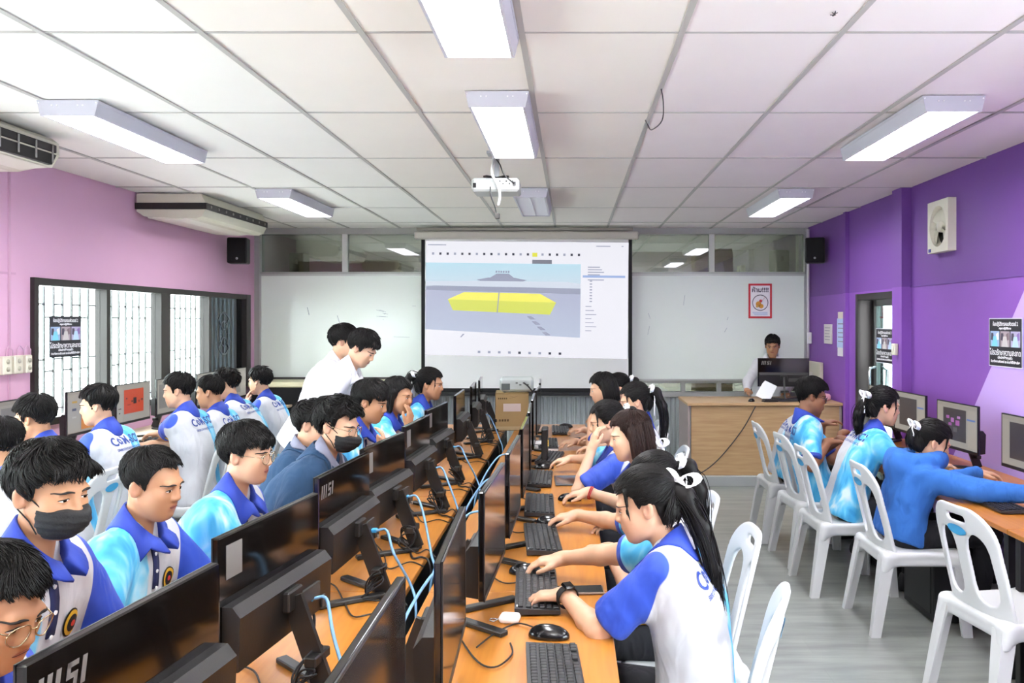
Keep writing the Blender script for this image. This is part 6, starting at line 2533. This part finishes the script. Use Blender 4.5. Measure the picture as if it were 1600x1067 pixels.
# girls of the right centre row, facing the screens on their right-hand table
a = person('girl in white and blue sports shirt with ponytail, white bow and smartwatch', (1008, 727, 2.5), 163, .15, .50, yaw=10, pitch=14, shup=.05, nback=.03, lh=hp(842, 932, .79), rh=hp(828, 879, .80), lhd=(-1, .12, -.12), rhd=(-1, -.02, -.15),
           hair='girl', skin='light', h=.0046, seed=1, watch=True, lpole=(-.1, .6, -.6), tail=[(-.04, .0, -.03), (-.09, .0, -.12), (-.125, .0, -.24), (-.14, 0, -.36)], bowtails=(.20, .10), bowdir=(-.8, .5, -.25), rpole=(-.05, -1, -.3), hem=-.10)
seat(a, 'white plastic chair of the girl with the smartwatch', gC)
a = person('girl with white ribbon hidden behind the smartwatch girl, bare forearms on the table', (1022, 705, 3.12), 180, .12, .50, pitch=14, lh=hp(918, 858, .79), rh=hp(870, 809, .80), lhd=(-1, .35, -.1), rhd=(-1, .0, -.15),
           hair='girl', skin='light', h=.0055, seed=2, text=False, emblem=False)
seat(a, 'white plastic chair second from the camera in the right centre row', gC)
a = person('girl with brown bobbed hair, white bow and red bracelet', (985, 640, 3.72), 180, .12, .50, pitch=10, rh=hp(893, 773, .80), rhd=(-1, -.1, -.15), lh=hp(940, 822, .78), lhd=(-1, .1, -.1),
           hair='bob', hairc='brown', skin='fair', h=.0055, seed=3, bracelet=(-1, 'd0323a'), text=False, emblem=False)
bow(a, Vector((.012, .03, 1.115)), Vector((-.8, .6, 0)), Vector((-.5, .7, -.1)), .9, (.07, .05))
seat(a, 'white plastic chair of the girl with the red bracelet', gC)
a = person('girl resting her cheek on her hand, royal blue sleeve, white bow', (948, 625, 4.42), 180, .20, .50, pitch=10, lh=at(930, 678, 4.33), lhd=(.25, .1, 1), lhn=(-1, -.35, .2), lpole=(.75, .25, -.75), rh=hp(852, 722, .79), rhd=(-1, 0, -.15),
           hair='girl', skin='fair', h=.0058, seed=4, text=False, emblem=False)
seat(a, 'white plastic chair of the girl resting her cheek', gC)
a = person('girl with dark ponytail and long white hair ribbon, fifth along the right centre row', (992, 597, 5.12), 180, .06, .50, pitch=12, lh=hp(887, 706, .79), lhd=(-1, .1, -.1), rh=hp(868, 690, .79), rhd=(-1, 0, -.1), hair='girl', skin='light', h=.0065, seed=5, text=False, emblem=False)
seat(a, 'white plastic chair fifth from the camera in the right centre row', gC)
a = person('girl with long dark hair and hand to chin, sixth along the right centre row', (942, 581, 5.78), 180, .18, .50, pitch=12, lh=at(927, 640, 5.7), lhd=(.2, .1, 1), lhn=(-1, -.3, .2), lpole=(.75, .25, -.75), hair='bob', skin='light', h=.007, seed=6, text=False, emblem=False)
seat(a, 'white plastic chair sixth from the camera in the right centre row', gC)
a = person('girl with dark ponytail reaching far over the table, farthest of the right centre row', (966, 583, 6.45), 180, .06, .50, pitch=12, lh=hp(890, 655, .80), lhd=(-1, .1, -.1), hair='girl', skin='light', h=.007, seed=7, text=False, emblem=False, bracelet=(1, '151515'))
seat(a, 'farthest white plastic chair of the right centre row', gC)

gL = 'white plastic chairs of the left centre row'
a = person('boy in gold rimmed glasses cut off by the lower left corner', (-14, 850, 1.52), 0, .30, .50, yaw=-8, pitch=20, hair='short', skin='tan', h=.0048, seed=11, specs='metal', text=False, rh=(-.98, 1.36, .79), rhd=(1, .1, -.1), lh=(-.98, 1.7, .79), lhd=(1, -.1, -.1))
seat(a, 'white plastic chair of the boy in gold rimmed glasses', gL)
a = person('boy in black face mask and sports shirt with round chest emblem', (78, 690, 2.0), 0, .16, .52, yaw=-16, pitch=10, hair='short', skin='tan', h=.0046, seed=12, mask=True, fringe=.018, vol=.004, messy=.22, text=False, s=.88, lid=1.1, rh=(-1.0, 1.86, .79), rhd=(1, .1, -.1), lh=(-.98, 2.2, .79), lhd=(1, -.1, -.1))
seat(a, 'white plastic chair of the boy with the face mask in front', gL)
a = person('boy with cropped hair and royal blue collar, no mask, nearest in profile', (238, 697, 2.6), 0, .14, .50, yaw=-6, pitch=12, hair='short', skin='tan', h=.0048, seed=13, vol=-.004, messy=.08, front=.014, text=False, rh=hp(322, 968, .80), rhd=(1, .15, -.15), lh=(-.96, 2.76, .79), lhd=(1, -.1, -.1))
seat(a, 'white plastic chair of the crop haired boy', gL)
a = person('boy in thin metal glasses and sky blue shirt, fourth of the left centre row', (385, 660, 3.1), 0, .22, .50, yaw=-4, pitch=6, hair='short', skin='light', h=.005, seed=14, specs='metal', fringe=.03, vol=.004, text=False, rh=hp(512, 850, .80), rhd=(1, .1, -.15), lh=(-.98, 3.3, .79), lhd=(1, -.1, -.1))
seat(a, 'white plastic chair of the boy in thin metal glasses', gL)
a = person('boy in slate blue jacket, checked collar and black face mask', (528, 622, 3.6), 0, .30, .50, yaw=-14, pitch=14, top='jacket', hair='short', skin='light', h=.0052, seed=15, mask=True, specs='metal', vol=.006, messy=.5, front=.012, fringe=.008, rh=(-.97, 3.52, .79), rhd=(1, .1, -.1), lh=at(600, 690, 3.78), lhd=(.1, -.1, 1), lhn=(1, .3, .2), lpole=(.5, .3, -.8), wide=1.05)
seat(a, 'white plastic chair of the boy in the slate blue jacket', gL)
a = person('boy mostly hidden behind the slate blue jacket, only hair and ear showing', (489, 625, 4.05), 0, .14, .50, pitch=10, hair='short', skin='light', h=.0062, seed=16, messy=.3, text=False, emblem=False, top='jacket')
seat(a, 'white plastic chair behind the slate blue jacket', gL)
a = person('boy with smooth black fringe in sky blue shirt, below the standing men', (579, 594, 4.5), 0, .26, .50, yaw=-4, pitch=16, hair='short', skin='tan', h=.0058, seed=17, vol=.006, fringe=.03, text=False, emblem=False)
seat(a, 'white plastic chair of the boy with smooth black fringe', gL)
a = person('girl with chin length black hair resting her chin on her hand', (622, 588, 5.12), 0, .26, .50, yaw=-14, pitch=10, hair='bob', skin='tan', h=.006, seed=18, text=False, emblem=False, rh=at(641, 646, 5.03), rhd=(.1, .1, 1), rhn=(1, -.35, .2), rpole=(.5, -.2, -.8))
seat(a, 'white plastic chair of the girl resting her chin', gL)
a = person('girl with tied back hair in sky blue shirt before the projection screen', (672, 574, 5.82), 0, .30, .50, yaw=-5, pitch=8, hair='girl', skin='tan', h=.0065, seed=19, text=False, emblem=False)
seat(a, 'farthest white plastic chair of the left centre row', gL)

gW = 'white plastic chairs by the windows'
a = person('boy seen from behind at the left picture edge, black hair', (-2, 652, 3.75), 180, .06, .50, yaw=-5, pitch=10, hair='short', skin='tan', h=.0065, s=.92, seed=21)
seat(a, 'white plastic chair at the left picture edge', gW)
a = person('boy with thick black hair before the leftmost window monitor', (54, 617, 4.4), 180, .16, .50, yaw=0, pitch=12, hair='short', skin='tan', h=.0062, s=.92, seed=22, vol=.004)
seat(a, 'white plastic chair second from the camera by the windows', gW)
a = person('boy seen from behind before the yellow and orange drawing', (153, 601, 4.92), 180, .12, .50, yaw=12, pitch=8, hair='short', skin='light', h=.006, s=.92, seed=23, vol=.003)
seat(a, 'white plastic chair of the boy before the yellow and orange drawing', gW)
a = person('boy with royal blue sleeve toward us facing the orange square screen', (279, 582, 5.65), 180, .12, .50, yaw=8, pitch=8, hair='short', skin='light', h=.006, s=.92, seed=24, vol=.0, lh=hp(226, 684, .80), lhd=(-1, .1, -.1))
seat(a, 'white plastic chair of the boy with royal blue sleeve', gW)
a = person('boy close behind the royal sleeved boy, white lettered back', (328, 586, 6.05), 180, .10, .50, yaw=5, pitch=10, hair='short', skin='tan', h=.0065, s=.92, seed=25, vol=-.003)
seat(a, 'white plastic chair fifth from the camera by the windows', gW)
a = person('boy with tousled hair leaning away, sixth along the windows', (353, 576, 6.6), 180, .28, .50, yaw=5, pitch=12, hair='short', skin='light', h=.007, s=.92, seed=26, messy=.4, hipside=.0)
seat(a, 'white plastic chair sixth from the camera by the windows', gW)
a = person('boy resting chin on hand, farthest along the windows', (406, 573, 7.15), 180, .16, .50, yaw=-10, pitch=8, hair='short', skin='light', h=.007, s=.92, seed=27, messy=.3, lh=at(388, 618, 7.05), lhd=(.2, .1, 1), lhn=(-1, -.3, .2), lpole=(.75, .25, -.75))
seat(a, 'farthest white plastic chair by the windows', gW)

# standing men in white shirts
person('standing man in white shirt leaning forward, head bent, in front', (566, 515, 5.2), 0, .36, .93, yaw=-6, pitch=34, top='white', hair='short', skin='light', h=.0058, seed=31, vol=.004, front=.006, fringe=.02, messy=.2, stand=True, text=False)
person('standing man in white shirt close behind the leaning one', (537, 507, 5.72), 0, .20, .93, yaw=12, pitch=10, top='white', hair='short', skin='light', h=.0065, seed=32, vol=.004, messy=.15, stand=True, text=False)
# teacher behind the desk
a = person('man in white shirt sitting behind the teacher desk', (1207, 523, 9.36), -98, .10, .53, yaw=-8, pitch=14, top='white', hair='short', skin='tan', h=.007, seed=33, vol=.002, fringe=.015, text=False, hipside=-.08, rh=(1.90, 8.98, .90), rhd=(-.1, -1, -.1), lh=(2.3, 8.9, .88), lhd=(0, -1, 0), s=.92)
a.location.z += 0
# students along the purple wall
gR = 'white plastic chairs by the purple wall'
a = person('girl in bright blue hooded sweatshirt with white bow, arms stretched over the table', (1456, 655, 4.6), 0, .17, .50, yaw=-4, pitch=22, top='hoodie', hair='girl', skin='light', h=.0052, s=.95, seed=41, text=False, rh=(2.40, 4.20, .77), rhd=(1, -.1, -.1), lh=(2.40, 4.75, .78), lhd=(1, 0, -.1), tail=[(-.02, 0, -.02), (-.03, 0, -.05), (-.035, 0, -.08), (-.03, 0, -.10)], bowtails=(.07, .06), lpole=(-.2, .5, -.5), rpole=(-.1, -.35, -1), wide=.92)
seat(a, 'white plastic chair of the girl in the blue hooded sweatshirt', gR, rz=0, off=-.03)
a = person('girl with low ponytail and white ribbon in sky blue shirt by the purple wall', (1380, 603, 5.2), 0, .24, .50, yaw=0, pitch=8, hair='girl', skin='light', h=.0052, s=.95, seed=42, rh=(2.28, 5.0, .78), rhd=(1, 0, -.1), lh=(2.25, 5.35, .78), lhd=(1, 0, -.1), tail=[(-.03, 0, -.04), (-.06, 0, -.10), (-.07, .0, -.17), (-.05, 0, -.25)], bowtails=(.13, .11))
seat(a, 'white plastic chair of the girl with low ponytail', gR, rz=2, dx=.0)
a = person('boy in dark glasses and sky blue shirt, hands in front, by the teacher desk', (1268, 590, 5.78), 0, -.02, .50, yaw=-4, pitch=14, hair='short', skin='brown', h=.0054, s=.95, seed=43, specs='dark', vol=.006, messy=.15, rh=at(1312, 690, 5.62), rhd=(1, .1, 0), lh=(1.98, 5.85, .82), lhd=(1, -.1, 0))
seat(a, 'white plastic chair of the boy in dark glasses', gR, rz=4)
a = person('student in sky blue shirt mostly hidden behind the boy in dark glasses', (1268, 603, 6.4), 0, .18, .50, yaw=0, pitch=15, hair='short', skin='brown', h=.0065, s=.95, seed=44, lh=at(1302, 658, 6.5), lhd=(1, .0, .2), emblem=False)
seat(a, 'farthest white plastic chair by the purple wall', gR, rz=0)
chair(1.90, 3.56, 10, 'empty white plastic chair at the lower right picture edge', gR)

bpy.context.view_layer.update()
